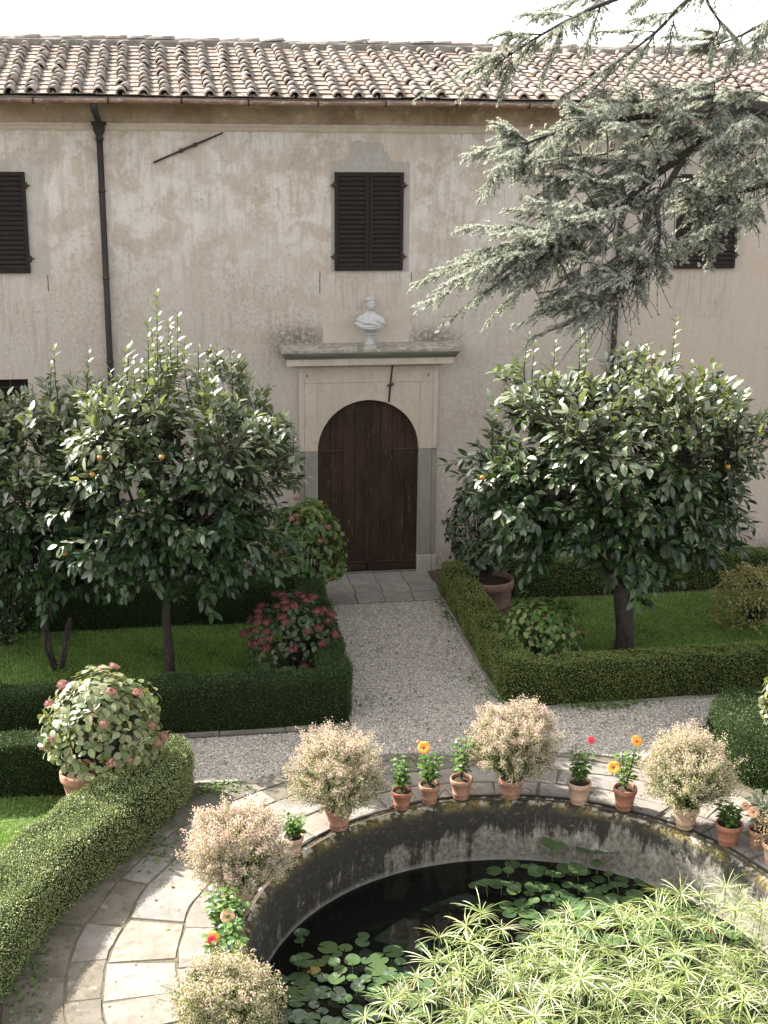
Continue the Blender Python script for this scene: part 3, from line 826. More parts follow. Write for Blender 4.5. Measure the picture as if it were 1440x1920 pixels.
# circular paving: four courses of separate stones; joints spread towards the left
paving = bpy.data.objects.new('paving', None)
COL.objects.link(paving)
paving['kind'] = 'structure'
def ring_r(k, t):
    """radius of joint line k at angle t (deg, 0 = +x, 90 = towards the building)"""
    wv = [0, .02, .025, .015, .03][k] * (math.sin(t * 0.19 + k * 2) + 0.6 * math.sin(t * 0.43 + k))
    a = [3.15, 3.50, 3.92, 4.28, 4.38][k]
    b = [3.15, 3.72, 4.42, 4.80, 5.42][k]
    f = min(1.0, max(0.0, (t - 95.0) / 85.0)) ** 0.9
    if t < 60: f = 0.25 * min(1, (60 - t) / 60)
    return a + (b - a) * f + wv
def paving_stones():
    r0 = random.Random(5)
    for k in range(4):
        t = -35 + r0.uniform(0, 8)
        while t < 238:
            rm = (ring_r(k, t) + ring_r(k + 1, t)) / 2
            L = r0.uniform(0.45, 0.85) if k else r0.uniform(0.45, 0.9)
            if k == 3: L = r0.uniform(0.8, 1.3)
            t2 = t + math.degrees(L / rm)
            gap = 0.008
            g = math.degrees(gap / rm)
            n = 4
            sk0, sk1 = r0.uniform(-1, 1), r0.uniform(-1, 1)
            outer = []; inner = []
            for i in range(n + 1):
                u = i / n
                ti = t + g + (t2 - t - 2 * g) * u
                w = r0.uniform(-0.012, 0.010)
                tt = math.radians(ti + sk0 * (1 - u) * 0.8)
                ri = ring_r(k, ti) + gap + r0.uniform(0, 0.014)
                inner.append((PC[0] + ri * math.cos(tt), PC[1] + ri * math.sin(tt)))
                tt = math.radians(ti - sk1 * u * 0.6)
                ro = ring_r(k + 1, ti) - gap + w
                outer.append((PC[0] + ro * math.cos(tt), PC[1] + ro * math.sin(tt)))
            poly = inner + outer[::-1]
            poly = poly[::-1] if True else poly
            area = sum(poly[i][0] * poly[(i + 1) % len(poly)][1] - poly[(i + 1) % len(poly)][0] * poly[i][1] for i in range(len(poly)))
            if area < 0: poly = poly[::-1]
            h = 0.018 + r0.uniform(-0.005, 0.006)
            MB().extrude(poly, -0.05, h, bev=0.008).build('paving_stone', M_['paving_dark'] if k == 3 or (k == 2 and r0.random() < 0.35) else M_['paving'], paving)
            t = t2
    # bedding between the stones
    n = 140
    V = []; F = []
    for i in range(n + 1):
        t = -38 + (240 + 38) * i / n
        for r in (ring_r(0, t) - 0.01, ring_r(4, t) + 0.05):
            V.append((PC[0] + r * math.cos(math.radians(t)), PC[1] + r * math.sin(math.radians(t)), 0.0085))
    for i in range(n):
        F.append((2 * i, 2 * i + 1, 2 * i + 3, 2 * i + 2))
    link('bedding', np_mesh('bedding', V, F), M_['joint'], paving)
paving_stones()

# doorstep slabs
step = bpy.data.objects.new('doorstep_paving', None)
COL.objects.link(step)
step['kind'] = 'structure'
def doorstep():
    r0 = random.Random(11)
    xs = [-1.5, -0.95, -0.41, 0.09, 0.61, 1.13]
    ys = [-1.68, -1.18, -0.70, -0.09]
    for j in range(3):
        off = 0.0 if j != 1 else 0.03
        for i in range(5):
            x0, x1 = xs[i] + 0.008 + off, xs[i + 1] - 0.008 + off
            y0, y1 = ys[j] + 0.008, ys[j + 1] - 0.008
            p = [(x0, y0), ((x0 + x1) / 2, y0 + r0.uniform(-.006, .006)), (x1, y0), (x1, y1), ((x0 + x1) / 2, y1 + r0.uniform(-.006, .006)), (x0, y1)]
            p = [(a + r0.uniform(-.006, .006), b + r0.uniform(-.006, .006)) for a, b in p]
            MB().extrude(p, -0.04, 0.022 + r0.uniform(-.005, .005), bev=0.007).build('slab', M_['slab'], step)
    MB().box(-1.55, 1.16, -1.70, -0.09, -0.05, 0.008).build('bedding', M_['joint'], step)
doorstep()

# kerb stones
def kerb(path, label, h=0.05, w=0.05, seed=1):
    k = thing('stone_edging', label, 'kerb', (path[0][0], path[0][1], 0))
    r0 = random.Random(seed)
    ox, oy = path[0]
    for (x0, y0), (x1, y1) in zip(path[:-1], path[1:]):
        L = math.hypot(x1 - x0, y1 - y0)
        n = max(1, round(L / 0.95))
        dx, dy = (x1 - x0) / L, (y1 - y0) / L
        nx, ny = -dy * w / 2, dx * w / 2
        for i in range(n):
            a = L * i / n + 0.006; b = L * (i + 1) / n - 0.006
            j0, j1 = r0.uniform(-.006, .006), r0.uniform(-.006, .006)
            ax, ay, bx, by = x0 + dx * a - ox, y0 + dy * a - oy, x0 + dx * b - ox, y0 + dy * b - oy
            p = [(ax + nx + j0, ay + ny), (ax - nx + j0, ay - ny), (bx - nx + j1, by - ny), (bx + nx + j1, by + ny)]
            ar = sum(p[q][0] * p[(q + 1) % 4][1] - p[(q + 1) % 4][0] * p[q][1] for q in range(4))
            if ar < 0: p = p[::-1]
            MB().extrude(p, -0.06, h + r0.uniform(-.008, .008), bev=0.008).build('kerb_stone', M_['kerb'], k)
kerb([(1.09, -1.75), (1.08, -6.02)], 'mossy stone edging along the right hedge beside the gravel walk', 0.05, 0.055, 1)
kerb([(-5.8, -6.60), (-1.22, -6.60)], 'low stone edging below the front face of the left hedge', 0.035, 0.06, 2)
kerb([(-3.42, -8.02), (-2.44, -8.09)], 'short stone edging between gravel and the mossy corner by the round paving', 0.03, 0.05, 3)
kerb([(1.15, -6.40), (5.9, -6.30)], 'low stone edging below the front face of the right hedge', 0.03, 0.06, 4)

# ------------------------------------------------------------------ hedges
def sweep_hedge(name, label, path, width, height, mat, dens=6500, leaf=(0.013, 0.025), seed=1, taper_ends=True, round_top=0.06, bulge=0.028):
    """box hedge: a bumpy swept body (core) covered by small leaves"""
    nr = np.random.default_rng(seed)
    path = np.array(path, float)
    seg = np.linalg.norm(np.diff(path, axis=0), axis=1)
    cum = np.r_[0, np.cumsum(seg)]
    m = max(4, int(cum[-1] / 0.07))
    s = np.linspace(0, cum[-1], m)
    C = np.stack([np.interp(s, cum, path[:, 0]), np.interp(s, cum, path[:, 1])], 1)
    W = np.interp(s, cum, width if hasattr(width, '__len__') else [width] * len(path))
    # miter directions from smoothed tangents
    T = np.gradient(C, axis=0)
    T = T / np.linalg.norm(T, axis=1, keepdims=True)
    Nn = np.stack([T[:, 1], -T[:, 0]], 1)
    prof = []
    hw = 1.0
    for u in np.linspace(0, 1, 9): prof.append((-hw, u))              # one side, bottom to top
    for u in np.linspace(-1, 1, 9)[1:-1]: prof.append((u, 1.0))
    for u in np.linspace(1, 0, 9): prof.append((hw, u))
    prof = np.array(prof)
    k = len(prof)
    V = np.zeros((m, k, 3))
    for i in range(m):
        x = prof[:, 0] * W[i] / 2
        z = prof[:, 1] * height
        rt = round_top
        e = np.clip((np.abs(prof[:, 0]) * W[i] / 2 - (W[i] / 2 - rt)) / rt, 0, 1) * np.clip((z - (height - rt)) / rt, 0, 1)
        x = x * (1 - 0.10 * e); z = z - rt * 0.45 * e
        x = x * (0.95 + 0.05 * np.sin(prof[:, 1] * PI))
        V[i, :, 0] = C[i, 0] + Nn[i, 0] * x
        V[i, :, 1] = C[i, 1] + Nn[i, 1] * x
        V[i, :, 2] = z
    org = np.array([path[0][0], path[0][1], 0.0])
    V += (bulge * (np.sin(V[..., [1, 2, 0]] * 5.1 + 1.3) * np.sin(V[..., [2, 0, 1]] * 7.3 + V[..., [0, 1, 2]] * 3.1)) + nr.normal(0, 0.006, V.shape)) * np.clip(V[..., 2:3] / 0.15, 0, 1)
    V -= org
    F = []
    for i in range(m - 1):
        for j in range(k - 1):
            F.append((i * k + j, (i + 1) * k + j, (i + 1) * k + j + 1, i * k + j + 1))
    VV = V.reshape(-1, 3)
    F = np.array(F)
    ends = []
    for i in (0, m - 1):
        c = len(VV) + len(ends)
        ends.append((V[i].mean(0) + (0, 0, 0.05)))
    VV = np.r_[VV, np.array(ends)]
    tri = np.r_[F[:, [0, 1, 2]], F[:, [0, 2, 3]]]
    cap = []
    for e, i in enumerate((0, m - 1)):
        c = len(VV) - 2 + e
        for j in range(k):
            a, b = i * k + j, i * k + (j + 1) % k
            cap.append((a, b, c) if e else (b, a, c))
    tri = np.r_[tri, np.array(cap)]
    t = thing(name, label, 'hedge', tuple(org))
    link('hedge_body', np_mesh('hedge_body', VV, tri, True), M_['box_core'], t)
    # leaves
    A, B, Cc = VV[tri[:, 0]], VV[tri[:, 1]], VV[tri[:, 2]]
    nn = np.cross(B - A, Cc - A)
    ar = np.linalg.norm(nn, axis=1) / 2
    nn = nn / np.maximum(ar[:, None] * 2, 1e-12)
    ctr = np.array([np.interp(0.5, [0, 1], [0, 1])])
    # outward: away from the nearest centre-line point
    cl = np.c_[C - org[:2], np.full(m, height * 0.5)]
    fc = (A + B + Cc) / 3
    idx = np.argmin(((fc[:, None, :2] - cl[None, :, :2]) ** 2).sum(-1), 1) if len(fc) * m < 4e7 else np.zeros(len(fc), int)
    out = fc - cl[idx]
    sg = np.sign((nn * out).sum(1)); sg[sg == 0] = 1
    nn *= sg[:, None]
    view = unit(CAM_C - (fc + org))
    face = (nn * view).sum(1)
    wgt = ar * np.where(face > -0.15, 1.0, 0.18)
    n = int(wgt.sum() * dens)
    pick = nr.choice(len(tri), n, p=wgt / wgt.sum())
    u, v = nr.uniform(size=n), nr.uniform(size=n)
    fl = u + v > 1
    u[fl], v[fl] = 1 - u[fl], 1 - v[fl]
    P = A[pick] + u[:, None] * (B - A)[pick] + v[:, None] * (Cc - A)[pick]
    N = nn[pick]
    thin = np.sin(P[:, 0] * 9.3 + seed) * np.sin(P[:, 1] * 8.1 + P[:, 2] * 6.0) + np.sin(P[:, 0] * 3.1 + P[:, 1] * 2.7)
    keep = nr.uniform(size=n) < np.clip(1.15 - 0.30 * np.maximum(thin, 0), 0.3, 1)
    P, N = P[keep], N[keep]; n = len(P)
    P = P + N * (nr.normal(0.004, 0.015, n) + 0.035 * (nr.uniform(size=n) > 0.96))[:, None]
    d = N * 0.7 + unit(nr.normal(size=(n, 3))) * 0.9 + np.array([0, 0, 0.35])
    R = frames(d, unit(nr.normal(size=(n, 3))) + N * 0.8)
    Vl, Fl = inst(BOXLEAF[0], BOXLEAF[1], R, P, nr.uniform(leaf[0], leaf[1], n))
    link('foliage', np_mesh('foliage', Vl, Fl), mat, t, kind='stuff')
    return t

def arc_path(pts, n=40):
    """smooth curve through points (Catmull-Rom)"""
    P = np.array(pts, float)
    P = np.r_[[2 * P[0] - P[1]], P, [2 * P[-1] - P[-2]]]
    out = []
    per = max(2, n // (len(P) - 3))
    for i in range(1, len(P) - 2):
        for t in np.linspace(0, 1, per, endpoint=(i == len(P) - 3)):
            a, b, c, d = P[i - 1], P[i], P[i + 1], P[i + 2]
            out.append(0.5 * (2 * b + (c - a) * t + (2 * a - 5 * b + 4 * c - d) * t * t + (3 * b - a - 3 * c + d) * t ** 3))
    return np.array(out)

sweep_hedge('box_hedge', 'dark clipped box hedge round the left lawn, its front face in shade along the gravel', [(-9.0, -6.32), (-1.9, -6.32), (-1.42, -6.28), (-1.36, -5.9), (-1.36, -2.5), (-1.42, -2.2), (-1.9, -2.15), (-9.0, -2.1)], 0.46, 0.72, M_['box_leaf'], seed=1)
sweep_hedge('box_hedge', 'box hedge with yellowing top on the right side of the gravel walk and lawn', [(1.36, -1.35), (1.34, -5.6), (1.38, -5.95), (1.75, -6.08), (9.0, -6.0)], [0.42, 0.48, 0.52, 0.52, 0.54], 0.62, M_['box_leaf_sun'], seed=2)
sweep_hedge('box_hedge', 'far box hedge at the foot of the wall behind the right lawn', [(2.4, -1.55), (9.5, -1.5)], 0.5, 0.62, M_['box_leaf_sun'], 4500, seed=3)
CURVE = arc_path([(-3.80, -7.88), (-4.02, -8.60), (-4.62, -9.58), (-5.28, -10.68), (-5.72, -11.88), (-5.94, -13.0), (-6.0, -14.5)], 60)
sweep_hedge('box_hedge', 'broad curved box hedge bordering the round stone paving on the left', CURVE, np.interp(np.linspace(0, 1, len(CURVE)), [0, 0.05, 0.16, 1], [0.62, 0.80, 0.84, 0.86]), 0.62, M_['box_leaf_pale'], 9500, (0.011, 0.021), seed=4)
sweep_hedge('box_hedge', 'short straight box hedge behind the potted hydrangea on the left', [(-9.0, -7.84), (-4.3, -7.84)], 0.5, 0.70, M_['box_leaf'], seed=5)
sweep_hedge('box_hedge', 'shaded box hedge at the right edge beside the round paving', arc_path([(9.0, -7.6), (4.4, -7.9), (3.9, -8.25), (3.86, -8.75), (4.3, -9.5), (5.0, -11.0)], 50), 0.7, 0.72, M_['box_leaf'], seed=6)

# ================================================================== BUILDING
villa = thing('villa', 'long old plastered villa wing with clay tiled roof and arched brown door', 'building')
EX0, EX1 = -16.0, 18.0
def wall_grid():
    """front wall with real openings for the door and the small barred and louvred windows"""
    holes = [(-1.0, 1.0, 0.0, 3.42), (-7.1, -5.99, 3.33, 3.81)]
    xs = sorted({EX0, EX1} | {h[0] for h in holes} | {h[1] for h in holes})
    zs = sorted({0.0, 8.5} | {h[2] for h in holes} | {h[3] for h in holes})
    mb = MB()
    for i in range(len(xs) - 1):
        for j in range(len(zs) - 1):
            x0, x1, z0, z1 = xs[i], xs[i + 1], zs[j], zs[j + 1]
            cx, cz = (x0 + x1) / 2, (z0 + z1) / 2
            if any(h[0] < cx < h[1] and h[2] < cz < h[3] for h in holes):
                continue
            mb.add([(x0, 0, z0), (x1, 0, z0), (x1, 0, z1), (x0, 0, z1)], [(0, 1, 2, 3)])
    for x0, x1, z0, z1 in holes:
        d = 0.35
        mb.add([(x0, 0, z0), (x1, 0, z0), (x1, 0, z1), (x0, 0, z1), (x0, d, z0), (x1, d, z0), (x1, d, z1), (x0, d, z1)],
               [(0, 4, 5, 1), (1, 5, 6, 2), (2, 6, 7, 3), (3, 7, 4, 0)])
    # ends and back
    D = 7.4
    mb.add([(EX0, 0, 0), (EX0, D, 0), (EX0, D, 8.5), (EX0, 0, 8.5), (EX1, 0, 0), (EX1, D, 0), (EX1, D, 8.5), (EX1, 0, 8.5)],
           [(0, 3, 2, 1), (4, 5, 6, 7), (1, 2, 6, 5), (3, 7, 6, 2)])
    mb.build('wall', M_['plaster'], villa)
wall_grid()

def run(name, prof, x0, x1, mat, parent, caps=True):
    """moulding: y-z profile swept along x"""
    n = len(prof)
    vs = [(x0, y, z) for y, z in prof] + [(x1, y, z) for y, z in prof]
    fs = [(i, i + 1, n + i + 1, n + i) for i in range(n - 1)]
    fs.append((n - 1, 0, n, 2 * n - 1))
    if caps:
        fs += [tuple(range(n)), tuple(reversed(range(n, 2 * n)))]
    mb = MB(); mb.add(vs, fs)
    return mb.build(name, mat, parent)

# string moulding and cove under the gutter
run('string_moulding', [(0.05, 7.985), (-0.025, 7.985), (-0.03, 8.01), (-0.045, 8.012), (-0.05, 8.05), (-0.035, 8.055), (-0.04, 8.09), (0.05, 8.09)], EX0, EX1, M_['pale_plaster'], villa)
cove = [(0.06, 8.092)] + [(-0.012 - 0.50 * (1 - math.cos(a)), 8.092 + 0.42 * math.sin(a)) for a in np.linspace(0.05, PI / 2 * 0.98, 9)] + [(0.06, 8.53)]
run('cove', cove, EX0, EX1, M_['cove'], villa)

# ---- roof
ROOF_Y0, ROOF_Z0, ROOF_Y1, ROOF_Z1 = -0.62, 8.57, 3.2, 9.50
roof_len = math.hypot(ROOF_Y1 - ROOF_Y0, ROOF_Z1 - ROOF_Z0)
SL = np.array([0, (ROOF_Y1 - ROOF_Y0) / roof_len, (ROOF_Z1 - ROOF_Z0) / roof_len])
NR = np.array([0, -SL[2], SL[1]])
mb = MB()
b0 = -0.05
mb.add([(EX0, ROOF_Y0, ROOF_Z0 + b0), (EX1, ROOF_Y0, ROOF_Z0 + b0), (EX1, ROOF_Y1, ROOF_Z1 + b0), (EX0, ROOF_Y1, ROOF_Z1 + b0),
        (EX0, ROOF_Y0, ROOF_Z0 - 0.03 + b0), (EX1, ROOF_Y0, ROOF_Z0 - 0.03 + b0), (EX1, ROOF_Y1, ROOF_Z1 - 0.09 + b0), (EX0, ROOF_Y1, ROOF_Z1 - 0.09 + b0),
        (EX0, 7.6, ROOF_Z0 - 0.06), (EX1, 7.6, ROOF_Z0 - 0.06), (EX0, 7.6, ROOF_Z0 - 0.15), (EX1, 7.6, ROOF_Z0 - 0.15)],
       [(0, 1, 2, 3), (0, 4, 5, 1), (3, 2, 9, 8), (4, 7, 6, 5), (7, 10, 11, 6), (8, 9, 11, 10), (0, 3, 7, 4), (3, 8, 10, 7), (1, 5, 6, 2), (2, 6, 11, 9)])
roof = mb.build('roof', M_['mortar'], villa)

COURSES = 13
EXPO = roof_len / COURSES
PITCH = 0.352
def cover_mesh():
    """half-barrel clay tile, wide end down the slope; local y up the slope, z out of the roof"""
    V = []; F = []
    n = 8
    L = EXPO + 0.09
    for (y, r, h) in ((0.0, 0.091, 0.0), (L, 0.070, -0.026)):
        for ro in (1.0, 0.72):
            for k in range(n + 1):
                t = PI * k / n
                V.append((r * ro * math.cos(t), y, h + r * ro * 1.02 * math.sin(t)))
    q = n + 1
    for k in range(n):
        F.append((k, k + 1, 2 * q + k + 1, 2 * q + k))          # outer
        F.append((q + k + 1, q + k, 3 * q + k, 3 * q + k + 1))  # inner
        F.append((k + 1, k, q + k, q + k + 1))                  # front lip
    F.append((0, 2 * q, 3 * q, q)); F.append((n, q + n, 3 * q + n, 2 * q + n))
    return np.array(V), np.array(F)
def pan_mesh():
    """flat clay pan with raised side ribs"""
    w = PITCH / 2 - 0.004
    L = EXPO + 0.07
    V = []
    for y, z in ((0, 0.0), (L, -0.022)):
        for x, h in ((-w, 0.0), (-w, 0.035), (-w + 0.022, 0.035), (-w + 0.03, 0.012), (w - 0.03, 0.012), (w - 0.022, 0.035), (w, 0.035), (w, 0.0)):
            V.append((x, y, z + h))
    F = [(k, k + 1, 8 + k + 1, 8 + k)[::-1] for k in range(7)] + [(7, 0, 8, 15)[::-1]]
    # close the visible lower end with quads
    F += [(0, 1, 2, 3), (0, 3, 4, 7), (7, 4, 5, 6)]
    return np.array(V), np.array(F)
def roof_tiles():
    cv, cf = cover_mesh(); pv, pf = pan_mesh()
    cm = np_mesh('cover_tile', cv, cf, True); cm.materials.append(M_['tile'])
    pm = np_mesh('pan_tile', pv, pf); pm.materials.append(M_['pan'])
    nx = int((EX1 - EX0) / PITCH)
    base = np.stack([[1, 0, 0], SL, NR], axis=1)
    for kind, me, tv, tf, mat, off in (('cover_tile', cm, cv, cf, M_['tile'], 0.0), ('pan_tile', pm, pv, pf, M_['pan'], 0.5)):
        items = []
        for i in range(nx):
            colj = rng.normal(0, 0.012)
            drift = rng.normal(0, 0.01)
            for j in range(COURSES):
                x = EX0 + 0.2 + (i + off) * PITCH + colj + drift * (j - 5) * 0.3 + rng.normal(0, 0.008 if kind == 'cover_tile' else 0.003)
                sag = 0.018 * math.sin(x * 0.9 + j * 0.35) + 0.012 * math.sin(x * 2.3)
                lift = (0.022 if kind == 'cover_tile' else 0.0) + sag * 0.6
                p = np.array([0, ROOF_Y0 - 0.09, ROOF_Z0 - 0.02]) + SL * (j * EXPO + rng.normal(0, 0.012)) + NR * (lift - 0.005)
                p[0] = x
                yaw = rng.normal(0, 0.05 if kind == 'cover_tile' else 0.012); roll = rng.normal(0, 0.05 if kind == 'cover_tile' else 0.01)
                c, s = math.cos(yaw), math.sin(yaw)
                Rz = np.array([[c, -s, 0], [s, c, 0], [0, 0, 1]])
                c, s = math.cos(roll), math.sin(roll)
                Ry = np.array([[c, 0, s], [0, 1, 0], [-s, 0, c]])
                items.append((base @ Rz @ Ry, p))
        P = np.array([p for _, p in items]); R = np.array([r for r, _ in items])
        vis = (P[:, 0] > -6.9) & (P[:, 0] < 9.4)
        dist = np.linalg.norm(P - CAM_C, axis=1) + np.where(vis, 0, 100)
        order = np.argsort(dist)
        a, b = order[:300], order[300:]
        leaf_objects(roof, me, R[a], P[a], np.ones(len(a)), kind)
        V, F = inst(tv, tf, R[b], P[b], np.ones(len(b)))
        link('roof_tiling' if kind == 'cover_tile' else 'pan_tiling', np_mesh(kind, V, F, kind == 'cover_tile'), mat, roof, kind='stuff')
roof_tiles()
# ridge tiles on a mortar bed
def ridge():
    run('ridge_mortar', [(ROOF_Y1 - 0.16, ROOF_Z1 - 0.08), (ROOF_Y1 - 0.15, ROOF_Z1 + 0.05), (ROOF_Y1 - 0.06, ROOF_Z1 + 0.10), (ROOF_Y1 + 0.12, ROOF_Z1 + 0.10), (ROOF_Y1 + 0.2, ROOF_Z1 - 0.08)], EX0, EX1, M_['mortar'], roof)
    V = []; F = []
    n = 6; L = 0.46
    for x, r in ((0, 0.115), (L, 0.095)):
        for ro in (1, 0.85):
            for k in range(n + 1):
                t = PI * k / n
                V.append((x, r * ro * math.cos(t), r * ro * 0.62 * math.sin(t)))
    q = n + 1
    for k in range(n):
        F += [(k + 1, k, 2 * q + k, 2 * q + k + 1), (q + k, q + k + 1, 3 * q + k + 1, 3 * q + k), (k, k + 1, q + k + 1, q + k), (2 * q + k + 1, 2 * q + k, 3 * q + k, 3 * q + k + 1)]
    me = np_mesh('ridge_tile', V, F, True); me.materials.append(M_['tile'])
    x = EX0
    while x < EX1 - 0.4:
        if -7.5 < x < 10:
            o = bpy.data.objects.new('ridge_tile', me); COL.objects.link(o); o.parent = roof
            o.location = (x, ROOF_Y1 + random.uniform(-0.02, 0.02), ROOF_Z1 + 0.075 + 0.018 * math.sin(x * 1.1) + random.uniform(-0.01, 0.012))
            o.rotation_euler = (random.gauss(0, 0.06), random.gauss(0, 0.035), random.gauss(0, 0.03))
        x += 0.41
ridge()

# gutter, brackets, downpipes
def gutter():
    x = EX0; r0 = random.Random(2)
    V = []; n = 8
    gy, gz, gr = -0.775, 8.49, 0.078
    secs = []
    while x < EX1:
        secs.append(x); x += r0.uniform(1.05, 1.25)
    for i in range(len(secs) - 1):
        x0, x1 = secs[i] - 0.02, secs[i + 1] + 0.02
        dz0, dz1 = 0.012 * math.sin(x0 * 1.3), 0.012 * math.sin(x1 * 1.3)
        rr = gr + (0.003 if i % 2 else 0)
        mb = MB(); vs = []; fs = []
        for xx, dz in ((x0, dz0), (x1, dz1)):
            for ro in (rr, rr - 0.006):
                for k in range(n + 1):
                    t = PI + PI * k / n
                    vs.append((xx, gy + ro * math.cos(t), gz + dz + ro * math.sin(t)))
        q = n + 1
        for k in range(n):
            fs += [(k, k + 1, 2 * q + k + 1, 2 * q + k), (q + k + 1, q + k, 3 * q + k, 3 * q + k + 1)]
        fs += [(0, 2 * q, 3 * q, q), (n, q + n, 3 * q + n, 2 * q + n)]
        mb.add(vs, fs, True)
        g = mb.build('gutter', M_['gutter'], villa)
        # bracket near every joint
        bk = MB()
        bx = x1 - 0.06
        pts = [(bx, gy + (rr + 0.008) * math.cos(PI + PI * k / 8), gz + dz1 + (rr + 0.008) * math.sin(PI + PI * k / 8)) for k in range(9)] + [(bx, gy + 0.3, gz + 0.06)]
        vs = []; fs = []
        for p in pts:
            vs += [(p[0] - 0.016, p[1], p[2]), (p[0] + 0.016, p[1], p[2])]
        for k in range(len(pts) - 1):
            fs.append((2 * k, 2 * k + 2, 2 * k + 3, 2 * k + 1))
        bk.add(vs, fs)
        bk.build('gutter_bracket', M_['iron'], g)
gutter()
def downpipe(x):
    mb = MB()
    mb.tube([(x - 0.04, -0.76, 8.43), (x - 0.04, -0.70, 8.32), (x, -0.24, 8.14), (x, -0.14, 8.06)], 0.055, 10)
    p = mb.tube([(x, -0.085, 7.90), (x, -0.085, 0.05)], 0.052, 12).build('downpipe', M_['pipe'], villa)
    h = MB()
    h.lathe([(0.0, 0.20), (0.125, 0.20), (0.125, 0.14), (0.10, 0.13), (0.095, 0.05), (0.062, -0.02), (0.06, -0.07), (0.072, -0.075), (0.072, -0.10), (0.0, -0.10)], 16, (x, -0.125, 7.93))
    h.build('hopper', M_['pipe'], p)
    for z in (7.0, 5.55, 4.1, 2.6, 1.2):
        c = MB(); c.lathe([(0.053, -0.018), (0.063, -0.018), (0.063, 0.018), (0.053, 0.018)], 12, (x, -0.085, z))
        c.box(x - 0.012, x + 0.012, -0.03, 0.01, z - 0.012, z + 0.012)
        c.build('pipe_clip', M_['iron'], p)
downpipe(-4.57)
downpipe(4.55)

# ---- louvred shutters
def louvre(x0, x1, z0, z1, hinge_side, n):
    """one shutter leaf: frame, slats; sits 6 cm proud of the wall"""
    st = 0.065
    mb = MB()
    y0, y1 = -0.062, -0.012
    mb.bevbox(x0, x0 + st, y0, y1, z0, z1, 0.006)
    mb.bevbox(x1 - st, x1, y0, y1, z0, z1, 0.006)
    mb.bevbox(x0 + st, x1 - st, y0 + 0.002, y1, z1 - st, z1, 0.005)
    mb.bevbox(x0 + st, x1 - st, y0 + 0.002, y1, z0, z0 + st * 1.1, 0.005)
    mb.box(x0 + st * 0.8, x1 - st * 0.8, -0.018, -0.010, z0 + 0.03, z1 - 0.03)
    f = mb.build('shutter', M_['shutter'], villa)
    zz0, zz1 = z0 + st * 1.1, z1 - st
    for i in range(n):
        z = zz0 + (zz1 - zz0) * (i + 0.5) / n
        h = (zz1 - zz0) / n
        s = MB()
        xa, xb = x0 + st, x1 - st
        t = 0.007
        ya, yb = -0.060, -0.030
        za, zb = z - h * 0.42, z + h * 0.26
        s.add([(xa, ya, za), (xb, ya, za), (xb, ya, za + t * 1.6), (xa, ya, za + t * 1.6), (xa, yb, zb - t), (xb, yb, zb - t), (xb, yb, zb + t * .6), (xa, yb, zb + t * .6)],
              [(0, 1, 2, 3), (3, 2, 6, 7), (7, 6, 5, 4), (4, 5, 1, 0), (0, 3, 7, 4), (1, 5, 6, 2)])
        s.build('slat', M_['shutter'], f)
    hx = x0 if hinge_side < 0 else x1
    for z in (z0 + 0.24, z1 - 0.22):
        h = MB()
        h.tube([(hx + hinge_side * 0.022, -0.035, z - 0.05), (hx + hinge_side * 0.022, -0.035, z + 0.05)], 0.012, 8)
        h.box(min(hx - hinge_side * 0.03, hx + hinge_side * 0.02), max(hx - hinge_side * 0.03, hx + hinge_side * 0.02), -0.068, -0.06, z - 0.014, z + 0.014)
        h.box(min(hx + hinge_side * 0.02, hx + hinge_side * 0.07), max(hx + hinge_side * 0.02, hx + hinge_side * 0.07), -0.045, 0.0, z - 0.011, z + 0.011)
        h.build('hinge', M_['iron'], f)
def shutter_pair(cx, w, z0, z1, n=19):
    louvre(cx - w / 2, cx - 0.003, z0, z1, -1, n)
    louvre(cx + 0.003, cx + w / 2, z0, z1, 1, n)
shutter_pair(-0.015, 1.21, 5.64, 7.325)
shutter_pair(-6.43, 1.21, 5.64, 7.31)
shutter_pair(6.21, 1.17, 5.63, 7.31)
shutter_pair(3.55, 0.95, 0.95, 2.02, 12)
shutter_pair(-3.1, 0.95, 0.95, 2.02, 12)

# barred basement window high on the left
bw = MB().box(-7.1, -5.99, 0.20, 0.30, 3.33, 3.81).build('barred_window', M_['dark'], villa)
for i in range(5):
    x = -7.0 + i * 0.235
    MB().tube([(x, 0.07, 3.32), (x, 0.07, 3.82)], 0.011, 6).build('window_bar', M_['iron'], bw)
for z in (3.49, 3.66):
    MB().tube([(-7.12, 0.07, z), (-5.97, 0.07, z)], 0.009, 6).build('window_bar', M_['iron'], bw)

